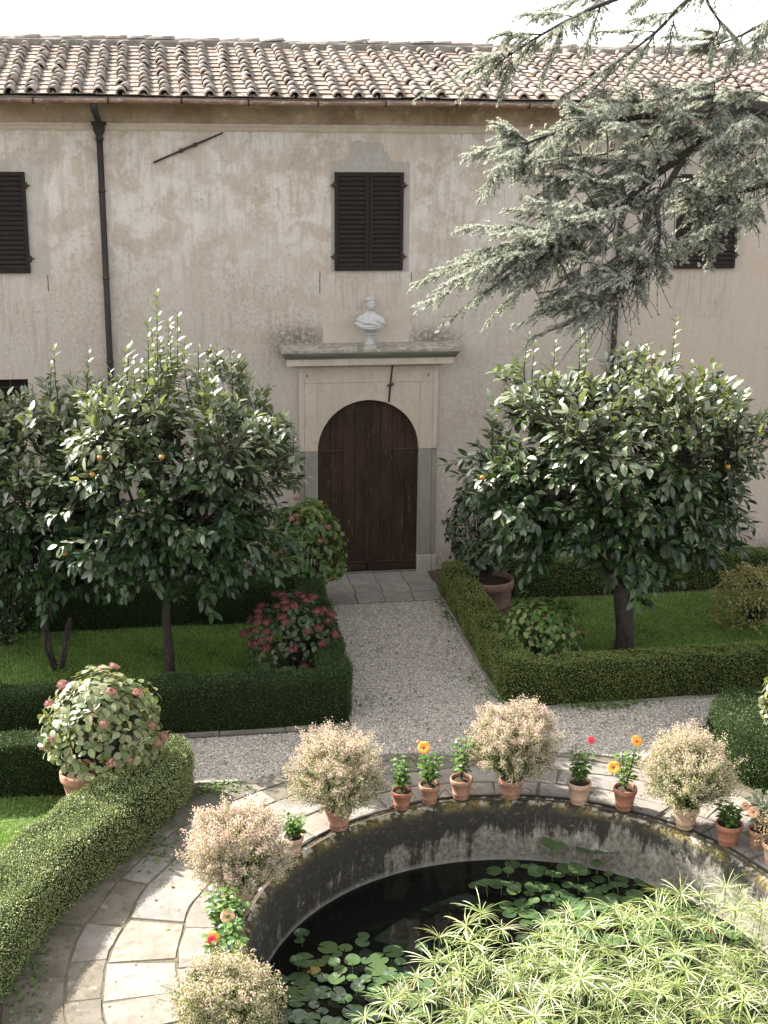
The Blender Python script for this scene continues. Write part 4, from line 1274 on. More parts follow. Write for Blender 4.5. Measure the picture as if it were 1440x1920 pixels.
# ---- door with stone and render surround
def arch_poly(w, zs, n=28):
    return [(w * math.cos(PI * k / n), zs + w * math.sin(PI * k / n)) for k in range(n + 1)]
def surround():
    # rendered head: rectangle with the arch cut out, 7 cm proud of the wall
    y0, y1 = -0.070, 0.0
    W = 1.27; zt = 3.94; zs = 2.385; w = 0.935; n = 28
    arc = arch_poly(w, zs, n)
    outer = []
    for k in range(n + 1):
        t = PI * k / n
        c, s = math.cos(t), math.sin(t)
        kx = W / abs(c) if abs(c) > 1e-6 else 1e9
        kz = (zt - zs) / s if s > 1e-6 else 1e9
        q = min(kx, kz)
        outer.append((c * q, zs + s * q))
    cor = math.atan2(zt - zs, W)
    mb = MB()
    vs = [(x, y0, z) for x, z in arc] + [(x, y0, z) for x, z in outer] + [(x, 0.12, z) for x, z in arc] + [(W, y0, zt), (-W, y0, zt)]
    m = n + 1
    fs = []
    for k in range(n):
        t0, t1 = PI * k / n, PI * (k + 1) / n
        a = (k, k + 1, m + k + 1)
        if t0 < cor < t1:
            fs.append((k, m + k, 3 * m, m + k + 1, k + 1))
        elif t0 < PI - cor < t1:
            fs.append((k, m + k, 3 * m + 1, m + k + 1, k + 1))
        else:
            fs.append((k, m + k, m + k + 1, k + 1))
        fs.append((k, k + 1, 2 * m + k + 1, 2 * m + k))
    mb.add(vs, fs)
    # outer returns of the render slab
    mb.add([(W, y0, zs), (W, y1, zs), (W, y1, zt), (W, y0, zt)], [(0, 1, 2, 3)])
    mb.add([(-W, y0, zs), (-W, y0, zt), (-W, y1, zt), (-W, y1, zs)], [(0, 1, 2, 3)])
    s = mb.build('door_surround', M_['pale_plaster'], villa)
    # raised flat border strips either side and over the arch panel
    for x0, x1, z0, z1 in ((-1.272, -1.18, 2.39, 3.93), (1.18, 1.272, 2.39, 3.93)):
        MB().bevbox(x0, x1, -0.088, -0.069, z0, z1, 0.006).build('edge_strip', M_['pale_plaster'], s)
    for x0, x1, z0, z1 in ((-1.178, -0.945, 2.39, 3.64), (0.945, 1.178, 2.39, 3.64), (-1.178, 1.178, 3.645, 3.93)):
        MB().bevbox(x0, x1, -0.081, -0.069, z0, z1, 0.004).build('border_panel', M_['pale_plaster'], s)
    # grey cement jambs with a rebate, and pale plinth stones
    for sx in (-1, 1):
        a, b = sorted((sx * 0.936, sx * 1.175))
        MB().bevbox(a, b, -0.082, 0.12, 0.335, 2.383, 0.006).build('jamb', M_['grey_render'], s)
        a, b = sorted((sx * 1.178, sx * 1.272))
        MB().bevbox(a, b, -0.062, 0.0, 0.335, 2.383, 0.006).build('jamb_rebate', M_['grey_render'], s)
        a, b = sorted((sx * 0.936, sx * 1.20))
        MB().bevbox(a, b, -0.105, 0.12, 0.0, 0.333, 0.010).build('plinth_stone', M_['base_stone'], s)
        a, b = sorted((sx * 1.203, sx * 1.30))
        MB().bevbox(a, b, -0.085, 0.0, 0.0, 0.318, 0.010).build('plinth_stone', M_['base_stone'], s)
    # entablature
    def ent(name, w, prof, mat):
        vs = []; fs = []
        n = len(prof)
        for sx in (-1, 1):
            for y, z in prof:
                vs.append((sx * (w + max(0, -y - 0.1) * 0.55), y, z))
        fs = [(i, i + 1, n + i + 1, n + i) for i in range(n - 1)] + [(n - 1, 0, n, 2 * n - 1), tuple(range(n)), tuple(reversed(range(n, 2 * n)))]
        mb = MB(); mb.add(vs, fs)
        return mb.build(name, mat, s)
    ent('bed_moulding', 1.33, [(0.0, 3.942), (-0.09, 3.942), (-0.13, 3.985), (-0.13, 4.0), (0.0, 4.0)], M_['pale_plaster'])
    ent('fascia', 1.40, [(0.0, 4.002), (-0.30, 4.002), (-0.30, 4.115), (0.0, 4.115)], M_['pale_plaster'])
    ent('cornice_moulding', 1.42, [(0.0, 4.117), (-0.31, 4.117), (-0.33, 4.15), (-0.37, 4.175), (-0.39, 4.215), (-0.42, 4.225), (-0.42, 4.25), (0.0, 4.25)], M_['cornice_mould'])
    # lichen-covered sloping top stone
    nx, ny = 60, 6
    V = []; F = []
    nr = np.random.default_rng(9)
    for j in range(ny + 1):
        for i in range(nx + 1):
            x = -1.61 + 3.22 * i / nx
            y = -0.44 + 0.44 * j / ny
            z = 4.295 + 0.06 * j / ny + (nr.normal(0, 0.005) if 0 < j < ny else nr.normal(0, 0.002))
            V.append((x + nr.normal(0, 0.003), y + (nr.normal(0, 0.005) if j == 0 else 0), z))
    q = nx + 1
    for j in range(ny):
        for i in range(nx):
            F.append((j * q + i, j * q + i + 1, (j + 1) * q + i + 1, (j + 1) * q + i))
    base = len(V)
    for i in range(nx + 1):
        V.append((V[i][0], V[i][1] + 0.008, 4.252))
    for i in range(nx):
        F.append((base + i, base + i + 1, i + 1, i))
    for j in range(ny + 1):
        V.append((-1.61, V[j * q][1], 4.252)); V.append((1.61, V[j * q + nx][1], 4.252))
    b2 = base + nx + 1
    for j in range(ny):
        F.append((b2 + 2 * j + 2, b2 + 2 * j, j * q, (j + 1) * q))
        F.append((b2 + 2 * j + 1, b2 + 2 * j + 3, (j + 1) * q + nx, j * q + nx))
    F.append((base, base + nx, b2 + 2 * ny + 1, b2 + 2 * ny))
    link('cornice_slab', np_mesh('cornice_slab', V, F), M_['cornice_stone'], s)
surround()

def door():
    yb = 0.045
    w = 0.93; zs = 2.385
    for sx in (-1, 1):
        # backing leaf (half of the arch)
        n = 14
        if sx < 0:
            pts = [(-0.004, 0.02), (-0.004, zs + w)] + [(-w * math.sin(PI / 2 * k / n), zs + w * math.cos(PI / 2 * k / n)) for k in range(1, n + 1)] + [(-w, 0.02)]
        else:
            pts = [(0.004, 0.02), (w, 0.02)] + [(w * math.cos(PI / 2 * k / n), zs + w * math.sin(PI / 2 * k / n)) for k in range(n)] + [(0.004, zs + w)]
        mb = MB()
        m = len(pts)
        mb.add([(x, yb, z) for x, z in pts] + [(x, yb + 0.04, z) for x, z in pts],
               [tuple(range(m)) if sx > 0 else tuple(reversed(range(m)))[::-1]] + [(i, (i + 1) % m, m + (i + 1) % m, m + i) for i in range(m)])
        leaf = mb.build('door_leaf', M_['door'], villa)
        # planks
        np_ = 4
        bw_ = w / np_
        for k in range(np_):
            a, b = k * bw_ + 0.004, (k + 1) * bw_ - 0.0025
            if k == 0: a += 0.004
            if k == np_ - 1: b -= 0.004
            top = []
            for u in np.linspace(0, 1, 7):
                x = a + (b - a) * u
                top.append((x, zs + math.sqrt(max(0, (w - 0.006) ** 2 - x * x))))
            pl = [(a, 0.20), (b, 0.20)] + top[::-1]
            if sx < 0:
                pl = [(-x, z) for x, z in pl][::-1]
            d = random.uniform(0.0, 0.005)
            q = MB()
            m2 = len(pl)
            yf = yb - 0.020 - d
            q.add([(x, yf, z) for x, z in pl] + [(x, yb - 0.001, z) for x, z in pl], [tuple(range(m2))] + [(i, m2 + i, m2 + (i + 1) % m2, (i + 1) % m2) for i in range(m2)])
            q.build('plank', M_['door'], leaf)
        # kick board
        a, b = sorted((sx * 0.006, sx * (w - 0.004)))
        MB().bevbox(a, b, yb - 0.045, yb - 0.001, 0.03, 0.185, 0.012).build('kick_board', M_['door'], leaf)
        MB().bevbox(a, b, yb - 0.055, yb - 0.001, 0.186, 0.212, 0.008).build('weather_bar', M_['door'], leaf)
        # strap hinge
        a, b = sorted((sx * 0.50, sx * 0.925))
        h = MB().bevbox(a, b, yb - 0.036, yb - 0.024, 2.355, 2.385, 0.003)
        h.tube([(sx * 0.925, yb - 0.04, 2.33), (sx * 0.925, yb - 0.04, 2.42)], 0.018, 8)
        h.lathe([(0.0, -0.008), (0.028, -0.006), (0.028, 0.006), (0.0, 0.008)], 10, (sx * 0.50, yb - 0.03, 2.37))
        h.build('strap_hinge', M_['iron'], leaf)
    # meeting strip on the right leaf
    MB().bevbox(-0.03, 0.03, yb - 0.040, yb - 0.027, 0.215, 3.29, 0.004).build('meeting_strip', M_['door'], leaf)
    k = MB().bevbox(0.24, 0.40, yb - 0.034, yb - 0.022, 1.02, 1.16, 0.004)
    k.build('lock_plate', M_['door'], leaf)
    MB().box(-1.02, 1.02, 0.0, 0.30, -0.02, 0.015).build('door_sill', M_['slab'], villa)
    MB().box(-1.02, 1.02, 0.16, 0.2, 0.0, 3.42).build('door_recess', M_['dark'], villa)
door()

# wall irons: slanting tie bar, stay above the door, ring and hooks
t = MB()
a, b = np.array((-3.70, -0.05, 7.47)), np.array((-2.52, -0.05, 7.965))
t.tube([a, a + (b - a) * .45, a + (b - a) * .55, b], [0.016, 0.02, 0.02, 0.014], 8)
for f in (0.40, 0.60):
    p = a + (b - a) * f
    t.tube([p - (0.028, 0.0, 0.012), p + (0.028, 0.0, 0.012)], 0.034, 8)
t.tube([a + (b - a) * .5, a + (b - a) * .5 + (0, 0.06, 0)], 0.02, 6)
t.build('wall_tie', M_['iron'], villa)
t = MB()
t.tube([(0.42, -0.10, 3.95), (0.385, -0.10, 3.60), (0.36, -0.10, 3.275)], [0.014, 0.018, 0.016], 8)
t.tube([(0.33, -0.105, 3.58), (0.44, -0.105, 3.615)], 0.02, 8)
t.lathe([(0, -0.03), (0.03, -0.02), (0.034, 0.0), (0.03, 0.02), (0, 0.03)], 10, (0.385, -0.11, 3.59))
t.tube([(0.385, -0.10, 3.59), (0.385, -0.06, 3.59)], 0.014, 6)
t.build('iron_stay', M_['iron'], villa)
def wall_ring(x, z):
    m = MB()
    m.tube([(x + 0.035 * math.sin(2 * PI * k / 12), -0.02, z - 0.035 + 0.035 * math.cos(2 * PI * k / 12)) for k in range(13)], 0.006, 6, False)
    m.tube([(x, 0.01, z), (x, -0.03, z)], 0.012, 6)
    m.build('wall_ring', M_['iron'], villa)
wall_ring(1.68, 1.25)
for x, z in ((1.76, 1.11), (-1.13, 3.79), (1.08, 3.77)):
    m = MB(); m.tube([(x, 0.01, z), (x, -0.105, z), (x, -0.11, z - 0.03)], 0.010, 6); m.build('wall_hook', M_['iron'], villa)
for x, z0, z1 in ((-0.88, 5.24, 5.62), (-5.55, 5.33, 5.6), (0.76, 5.44, 5.60)):
    MB().tube([(x, -0.004, z0), (x, -0.006, z1)], 0.005, 5).build('wall_wire', M_['iron'], villa)

# ================================================================== BUST
def bust():
    B = np.array([-0.02, -0.25, 4.315])
    t = thing('bust', 'grey white classical marble bust of a woman above the door cornice', 'bust', tuple(B))
    s = MB()
    s.box(-0.108, 0.108, -0.10, 0.10, -0.03, 0.045)
    s.lathe([(0.0, 0.045), (0.10, 0.045), (0.104, 0.06), (0.097, 0.08), (0.075, 0.10), (0.062, 0.14), (0.06, 0.19), (0.068, 0.215), (0.08, 0.225), (0.08, 0.25), (0.066, 0.262), (0.0, 0.262)], 24)
    s.build('socle', M_['socle'], t)
    # body: stacked rings, displaced for folds and face
    rings = [(0.255, .050, .045, 0), (0.27, .085, .07, -.005), (0.30, .120, .09, -.015), (0.325, .165, .105, -.02), (0.345, .215, .115, -.02), (0.37, .248, .122, -.018), (0.40, .262, .122, -.016), (0.44, .264, .120, -.012),
             (0.48, .256, .112, -.004), (0.515, .236, .100, .004), (0.548, .202, .088, .010), (0.574, .158, .076, .012), (0.594, .112, .068, .010), (0.612, .082, .061, .004), (0.632, .064, .056, -.002),
             (0.655, .058, .053, -.008), (0.668, .058, .057, -.016), (0.680, .056, .066, -.026), (0.692, .062, .074, -.028), (0.708, .068, .079, -.025), (0.726, .072, .082, -.022), (0.745, .076, .084, -.019), (0.765, .079, .086, -.016),
             (0.785, .081, .088, -.013), (0.805, .080, .088, -.010), (0.825, .076, .083, -.008), (0.845, .066, .072, -.006), (0.86, .050, .054, -.005), (0.872, .028, .03, -.004), (0.877, .004, .004, -.004)]
    R = np.array(rings)
    zz = np.concatenate([np.linspace(R[0, 0], 0.66, 46, endpoint=False), np.linspace(0.66, R[-1, 0], 62)])
    n = 72
    V = []
    yaw = math.radians(16)
    for z in zz:
        rx, ry, cy = (np.interp(z, R[:, 0], R[:, i]) for i in (1, 2, 3))
        head = min(1, max(0, (z - 0.625) / 0.04))
        for k in range(n):
            a = 2 * PI * k / n
            ca, sa = math.cos(a), math.sin(a)
            x, y = rx * ca, cy + ry * sa          # front is -y
            if head < 1 and z < 0.60:              # drapery folds sweep diagonally, deeper low down and at the sides
                e = (1 - head)
                ph = (x * 26 + z * 62 + 1.5 * math.sin(x * 14 + z * 9))
                f = (0.5 + 0.5 * math.sin(ph)) ** 1.5 - 0.4
                amp = 0.034 * min(1, max(0, (z - 0.27) / 0.06)) * min(1, max(0, (0.585 - z) / 0.06))
                neckline = math.exp(-((x + 0.01) / 0.085) ** 2) * min(1, max(0, (z - 0.46) / 0.04)) * (1 if sa < 0 else 0)
                amp *= (1 - 0.9 * neckline)
                x += ca * f * amp * e; y += sa * f * amp * e
                # cloak thrown over the left shoulder (viewer's right), cut arm stumps
                if x > 0.09 and z > 0.36:
                    g = math.exp(-((z - 0.49 + (x - 0.17) * 0.5) / 0.05) ** 2)
                    y -= 0.028 * g; x += 0.012 * g
                if x < -0.12 and z > 0.30:
                    g = math.exp(-((z - 0.42) / 0.07) ** 2)
                    y -= 0.016 * g
                # collar bones and breast
                for bx in (-0.085, 0.085):
                    if sa < 0:
                        y -= 0.022 * math.exp(-((x - bx) / 0.055) ** 2 - ((z - 0.445) / 0.05) ** 2)
            if z > 0.66 and sa < 0:                # face
                def G(x0, z0, sx, sz):
                    return math.exp(-((x - x0) / sx) ** 2 - ((z - z0) / sz) ** 2)
                y -= 0.024 * G(0, 0.742, 0.0105, 0.013) + 0.013 * G(0, 0.765, 0.009, 0.022)
                y += 0.013 * (G(-0.030, 0.774, 0.017, 0.010) + G(0.030, 0.774, 0.017, 0.010))
                y -= 0.006 * (G(-0.030, 0.7735, 0.009, 0.006) + G(0.030, 0.7735, 0.009, 0.006))
                y -= 0.006 * (G(-0.028, 0.790, 0.02, 0.006) + G(0.028, 0.790, 0.02, 0.006))
                y -= 0.008 * (G(0, 0.720, 0.017, 0.0045) + G(0, 0.709, 0.014, 0.005))
                y += 0.007 * G(0, 0.7148, 0.020, 0.0025)
                y -= 0.009 * G(0, 0.690, 0.018, 0.010)
                y -= 0.004 * (G(-0.045, 0.735, 0.018, 0.018) + G(0.045, 0.735, 0.018, 0.018))
            if z > 0.63:                            # head turned to the viewer's right and tipped a little
                w = min(1, (z - 0.63) / 0.05)
                c_, s_ = math.cos(yaw * w), math.sin(yaw * w)
                x, y = x * c_ - y * s_, x * s_ + y * c_
                x += (z - 0.63) * 0.03
            V.append((x, y, z))
    F = []
    for i in range(len(zz) - 1):
        for k in range(n):
            k2 = (k + 1) % n
            F.append((i * n + k, i * n + k2, (i + 1) * n + k2, (i + 1) * n + k))
    link('figure', np_mesh('figure', V, F, True), M_['marble'], t)
    # waved hair drawn back from a centre parting to a low knot
    h = MB()
    hc = np.array([0.006, -0.008, 0.80])
    def hp(lon, lat, r=1.0):
        """point on the skull: lon 0 = face side, lat up"""
        x = 0.086 * math.sin(lon) * math.cos(lat); y = -0.092 * math.cos(lon) * math.cos(lat); z = 0.085 * math.sin(lat)
        c_, s_ = math.cos(yaw), math.sin(yaw)
        return hc + np.array([x * c_ - y * s_, x * s_ + y * c_, z]) * r
    for sx in (-1, 1):
        for j in range(8):
            l0 = math.radians(58 - 1 * j); lat_end = math.radians(-18 + 8 * j)
            pts = []
            for u in np.linspace(0, 1, 12):
                lat = math.radians(42 + 5.5 * j) * (1 - u) + lat_end * u + 0.16 * math.sin(u * PI) * (0.3 if j < 3 else -0.2)
                lon = sx * (0.03 + math.radians(170) * u ** 0.8)
                if j < 3: lat = max(lat, math.radians(26 - 38 * u))
                pts.append(hp(lon, lat, 1.0 + 0.035 * math.sin(u * 19 + j)))
            h.tube(pts, [0.016 + 0.003 * math.sin(q * 1.7 + j) for q in range(12)], 7)
    kn = hp(PI, math.radians(-10), 1.18)
    pts = [kn + np.array([0.032 * math.cos(q), 0.02 * math.sin(q * 0.5), 0.028 * math.sin(q)]) for q in np.linspace(0, 4 * PI, 24)]
    h.tube(pts, 0.022, 7)
    h.build('hair', M_['marble'], t)
    # cloak roll across the chest
    d = MB()
    for j, (z0, z1, r) in enumerate(((0.44, 0.33, 0.022), (0.405, 0.305, 0.02), (0.375, 0.285, 0.016))):
        pts = []
        for u in np.linspace(0, 1, 14):
            a = math.radians(-12 + u * -150)
            z = z0 * (1 - u) + (0.50 if j == 0 else 0.47 - 0.05 * j) * u - 0.16 * math.sin(u * PI) * (1 - 0.25 * j) * 0.55
            rx = np.interp(z, R[:, 0], R[:, 1]); ry = np.interp(z, R[:, 0], R[:, 2]); cy = np.interp(z, R[:, 0], R[:, 3])
            pts.append((-rx * math.cos(a) * 1.0, cy + ry * math.sin(a) * 1.04, z))
        d.tube(pts, [r * (0.6 + 0.5 * math.sin(PI * (0.1 + 0.8 * u))) for u in np.linspace(0, 1, 14)], 8)
    d.build('cloak_fold', M_['marble'], t)
bust()

# ================================================================== TREES
LEAF_MESH = {}
def leafmesh(key, tpl, mat):
    if (key, mat) not in LEAF_MESH:
        LEAF_MESH[(key, mat)] = shared_leaf(key, tpl, M_[mat])
    return LEAF_MESH[(key, mat)]

def persimmon(label, base, fork, center, radii, n_twig, leaves_per, spikes, fruits, seed, n_obj=300, trunk_r=0.085, leaf_len=(0.11, 0.20), lumps=None, multi=1, flare=False, group=None):
    """Broad-leaved fruit tree: trunk, limbs to the crown, twigs and single leaves.
    center/radii/fork are relative to base; radii = (x, y, up, down)."""
    r = np.random.default_rng(seed)
    t = thing('persimmon_tree', label, 'tree', base, group)
    fork = np.array(fork, float); C = np.array(center, float)
    mb = MB()
    if flare:
        a = np.linspace(0, 1, 9)
        pts = [np.array([0, 0, -0.05]) + fork * u + np.array([0.03 * math.sin(5 * u), 0.02 * math.cos(4 * u), 0]) for u in a]
        mb.tube(pts, [trunk_r * (2.0 if u == 0 else 1 + 0.85 * math.exp(-u * 7) + 0.25 * u) for u in a], 14)
        for k in range(7):
            q = 2 * PI * k / 7 + 0.3
            mb.tube([(math.cos(q) * .05, math.sin(q) * .05, 0.22), (math.cos(q) * trunk_r * 1.7, math.sin(q) * trunk_r * 1.7, 0.05), (math.cos(q) * trunk_r * 2.5, math.sin(q) * trunk_r * 2.5, -0.04)], [0.06, 0.055, 0.02], 7)
    else:
        for k in range(multi):
            off = np.array([0.07 * math.cos(k * 2.1), 0.07 * math.sin(k * 2.1), 0]) * (multi > 1)
            top = fork + off * 4.0
            a = np.linspace(0, 1, 8)
            pts = [off + np.array([0, 0, -0.03]) * (1 - u) + (top - off) * u + np.array([0.025 * math.sin(6 * u + k), 0.02 * math.sin(5 * u), 0]) for u in a]
            mb.tube(pts, [trunk_r * (1 + 0.35 * math.exp(-u * 8)) * (1 - 0.2 * u) for u in a], 10)
    mb.build('trunk', M_['bark'], t)
    # crown envelope
    d = rdir_r(r, n_twig)
    d[:, 2] = np.where(d[:, 2] < -0.75, -d[:, 2] * 0.5, d[:, 2]); d = unit(d)
    def env(d):
        rz = np.where(d[:, 2] > 0, radii[2], radii[3])
        lump = 1 + 0.13 * np.sin(d[:, 0] * 5.1 + seed) * np.sin(d[:, 1] * 4.3 + 2) + 0.10 * np.sin(d[:, 2] * 7 + d[:, 0] * 6)
        sq = (np.abs(d[:, 0]) ** 2.6 + np.abs(d[:, 1]) ** 2.6 + np.abs(d[:, 2]) ** 2.6) ** (-1 / 2.6)
        return np.stack([d[:, 0] * radii[0], d[:, 1] * radii[1], d[:, 2] * rz], 1) * (lump * sq)[:, None]
    f = r.uniform(0.25, 1, n_twig) ** 0.5
    T = C + env(d) * f[:, None]
    # main limbs
    nl = 11
    limb_pts = []
    ld = rdir_r(r, nl); ld[:, 2] = np.abs(ld[:, 2]) * 0.8 + 0.1
    for k in range(nl):
        ang = 2 * PI * k / nl + r.uniform(-.2, .2)
        dd = np.array([math.cos(ang), math.sin(ang), r.uniform(-0.1, 0.9)]); dd /= np.linalg.norm(dd)
        e = C + env(dd[None])[0] * 0.72
        mid = fork * 0.4 + e * 0.6 + np.array([0, 0, 0.18]) + r.normal(0, 0.08, 3)
        p = bez(fork * 0.97 if k % 3 else fork * 0.9, mid, e, 10)
        lb = MB().tube(p, np.linspace(trunk_r * 0.52, 0.012, 10), 7)
        lb.build('branch', M_['bark'], t)
        limb_pts.append(p[3:])
    LP = np.concatenate(limb_pts)
    tw = MB()
    Pl, Dl, Nl, Sl = [], [], [], []
    for i in range(n_twig):
        dist = np.linalg.norm(LP - T[i], axis=1) + 0.6 * np.maximum(0, LP[:, 2] - T[i, 2])
        s = LP[np.argmin(dist)]
        mid = (s + T[i]) / 2 + np.array([0, 0, 0.10 + 0.06 * r.normal()])
        p = bez(s, mid, T[i], 6)
        tw.tube(p, np.linspace(0.009, 0.003, 6), 3, False)
        out = unit((T[i] - C)[None])[0]
        tip = unit((p[-1] - p[-2])[None])[0]
        nlv = int(r.integers(leaves_per - 2, leaves_per + 3))
        L0 = np.linalg.norm(T[i] - s)
        for j in range(nlv):
            u = 1 - (j / nlv) * min(0.75, 0.42 / max(L0, 0.2))
            q = (1 - u) ** 2 * s + 2 * u * (1 - u) * mid + u * u * T[i]
            side = r.normal(0, 1, 3); side -= tip * side.dot(tip); side /= np.linalg.norm(side) + 1e-6
            droop = -0.22 if T[i, 2] < C[2] + radii[2] * 0.5 else 0.0
            dv = tip * 0.55 + side * 0.85 + out * 0.35 + np.array([0, 0, droop])
            nv = np.array([0, 0, 1.15]) + out * 0.28 + r.normal(0, 0.36, 3)
            Pl.append(q + side * 0.02); Dl.append(dv); Nl.append(nv); Sl.append(r.uniform(*leaf_len))
    n_crown = len(Pl)
    # upright water shoots breaking the outline
    for (sx, sy, z0, h) in spikes:
        n = max(6, int(h / 0.042))
        lean = r.normal(0, 0.05, 2)
        p0 = np.array([sx, sy, z0]); p1 = p0 + np.array([lean[0], lean[1], h])
        k0 = LP[np.argmin(np.linalg.norm(LP - p0 + np.array([0, 0, 0.4]), axis=1))]
        tw.tube(np.r_[bez(k0, p0 - np.array([0, 0, 0.5]), p0, 5), [(p0 + p1) / 2, p1]], [0.013, 0.012, 0.011, 0.010, 0.009, 0.006, 0.003], 4, False)
        lowq = bez(k0, p0 - np.array([0, 0, 0.5]), p0, 14)[4:]
        for q in lowq:
            rad = unit(np.array([[r.normal(), r.normal(), 0.1]]))[0]
            Pl.append(q); Dl.append(rad + np.array([0, 0, 0.2])); Nl.append(np.array([0, 0, 1.0]) + r.normal(0, 0.3, 3)); Sl.append(r.uniform(*leaf_len))
        for j in range(n):
            u = (j + 0.5) / n
            a = j * 2.4 + r.uniform(-.3, .3)
            rad = np.array([math.cos(a), math.sin(a), 0])
            q = p0 + (p1 - p0) * u
            up = 0.55 + 0.5 * u
            Pl.append(q); Dl.append(rad + np.array([0, 0, up])); Nl.append(np.array([0, 0, 1.0]) - rad * 0.6 + r.normal(0, 0.22, 3)); Sl.append(r.uniform(0.115, 0.175) * (1.05 - 0.35 * u))
    tw.build('twigs', M_['twig'], t, kind='stuff')
    P, D, N, S = map(np.array, (Pl, Dl, Nl, Sl))
    R = frames(D, N)
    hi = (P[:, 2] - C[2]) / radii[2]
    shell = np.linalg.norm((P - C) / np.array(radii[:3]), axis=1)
    yg = (np.arange(len(P)) >= n_crown) | ((hi + 0.35 * (shell - 0.8) + r.normal(0, 0.32, len(P))) > 0.30)  # shoots and upper crown take the paler leaf, with sunlight put into its colour
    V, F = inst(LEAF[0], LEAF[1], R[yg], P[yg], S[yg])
    link('young_lit_foliage', np_mesh('young_lit_foliage', V, F, True), M_['young_lit_leaf'], t, kind='stuff')
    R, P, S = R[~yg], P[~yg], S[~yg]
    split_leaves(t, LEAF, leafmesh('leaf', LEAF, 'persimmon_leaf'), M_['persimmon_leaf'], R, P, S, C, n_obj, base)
    for (fx, fy, fz) in fruits:
        g = MB(); rr = 0.038
        g.lathe([(0.0, -0.9 * rr), (0.55 * rr, -0.78 * rr), (0.92 * rr, -0.3 * rr), (rr, 0.1 * rr), (0.85 * rr, 0.55 * rr), (0.45 * rr, 0.78 * rr), (0.0, 0.74 * rr)], 14, (fx, fy, fz))
        fo = g.build('fruit', M_['fruit'], t)
        cx = MB()
        for k in range(4):
            a = k * PI / 2
            cx.add([(fx, fy, fz + rr * 0.80), (fx + math.cos(a - .5) * rr * .6, fy + math.sin(a - .5) * rr * .6, fz + rr * .85), (fx + math.cos(a) * rr * .95, fy + math.sin(a) * rr * .95, fz + rr * .72), (fx + math.cos(a + .5) * rr * .6, fy + math.sin(a + .5) * rr * .6, fz + rr * .85)], [(0, 1, 2, 3)])
        cx.tube([(fx, fy, fz + rr * .8), (fx, fy, fz + rr * 2.0)], 0.004, 4)
        cx.build('calyx', M_['hib_leaf'], fo)
    return t

def rdir_r(r, n):
    return unit(r.normal(size=(n, 3)))

def rel(px, py, Y, base):
    p = at(px, py, Y)
    return tuple(p - np.array(base))

B1 = (-3.74, -4.47, 0.0)
def spikes_from(lst, base, Y):
    """(pixel x, pixel y of tip, length) -> spike relative to the tree base"""
    out = []
    for px, py, h in lst:
        dy = random.uniform(-0.5, 0.5)
        p = at(px, py, Y + dy) - np.array(base)
        h = h * 1.05; out.append((p[0], p[1], p[2] - h, h))
    return out
persimmon('larger left persimmon tree with tall leafy shoots and a single dark trunk', B1, (0.03, 0.05, 1.25), (0.10, 0.0, 2.75), (1.85, 1.6, 2.0, 1.6), 1150, 11,
          spikes_from([(290, 545, 1.0), (330, 585, 0.75), (318, 610, 0.7), (275, 600, 0.7), (235, 630, 0.6), (225, 650, 0.5), (385, 650, 0.5), (450, 670, 0.5), (370, 650, 0.5), (400, 650, 0.5), (435, 655, 0.6), (300, 640, 0.5), (265, 680, 0.5), (250, 665, 0.4), (480, 770, 0.4), (345, 640, 0.45), (520, 800, 0.35), (210, 690, 0.4), (550, 800, 0.35), (310, 600, 0.7), (285, 620, 0.7)], B1, -4.47),
          [rel(187, 858, -5.8, B1), rel(303, 857, -5.9, B1), rel(173, 889, -5.75, B1), rel(120, 1038, -5.9, B1)], 21, trunk_r=0.075)
B2 = (-5.45, -3.96, 0.0)
persimmon('smaller left persimmon tree with several thin stems near the left edge', B2, (-0.02, 0.0, 0.85), (-0.25, 0.0, 2.5), (1.1, 1.15, 1.85, 1.65), 600, 11,
          spikes_from([(90, 680, 0.5), (60, 720, 0.4), (130, 700, 0.5), (160, 660, 0.5), (30, 770, 0.4), (5, 830, 0.3), (100, 650, 0.5)], B2, -3.96),
          [rel(128, 1040, -5.1, B2)], 22, n_obj=300, trunk_r=0.026, multi=5)
B3 = (3.42, -4.73, 0.0)
persimmon('right persimmon tree with broad flat crown and thick flared trunk', B3, (-0.02, 0.05, 1.25), (-0.35, 0.0, 2.8), (2.3, 1.7, 1.95, 1.5), 1400, 11,
          spikes_from([(1105, 575, 0.8), (1090, 610, 0.6), (985, 625, 0.5), (1265, 590, 0.8), (1210, 640, 0.6), (1180, 650, 0.5), (1300, 680, 0.5), (1340, 690, 0.5), (1385, 710, 0.45), (1430, 790, 0.5), (1420, 780, 0.5), (1040, 640, 0.5), (1150, 690, 0.5), (1000, 640, 0.5)], B3, -4.73),
          [rel(905, 895, -5.9, B3), rel(1365, 875, -5.9, B3)], 23, trunk_r=0.125, flare=True, leaf_len=(0.115, 0.21))

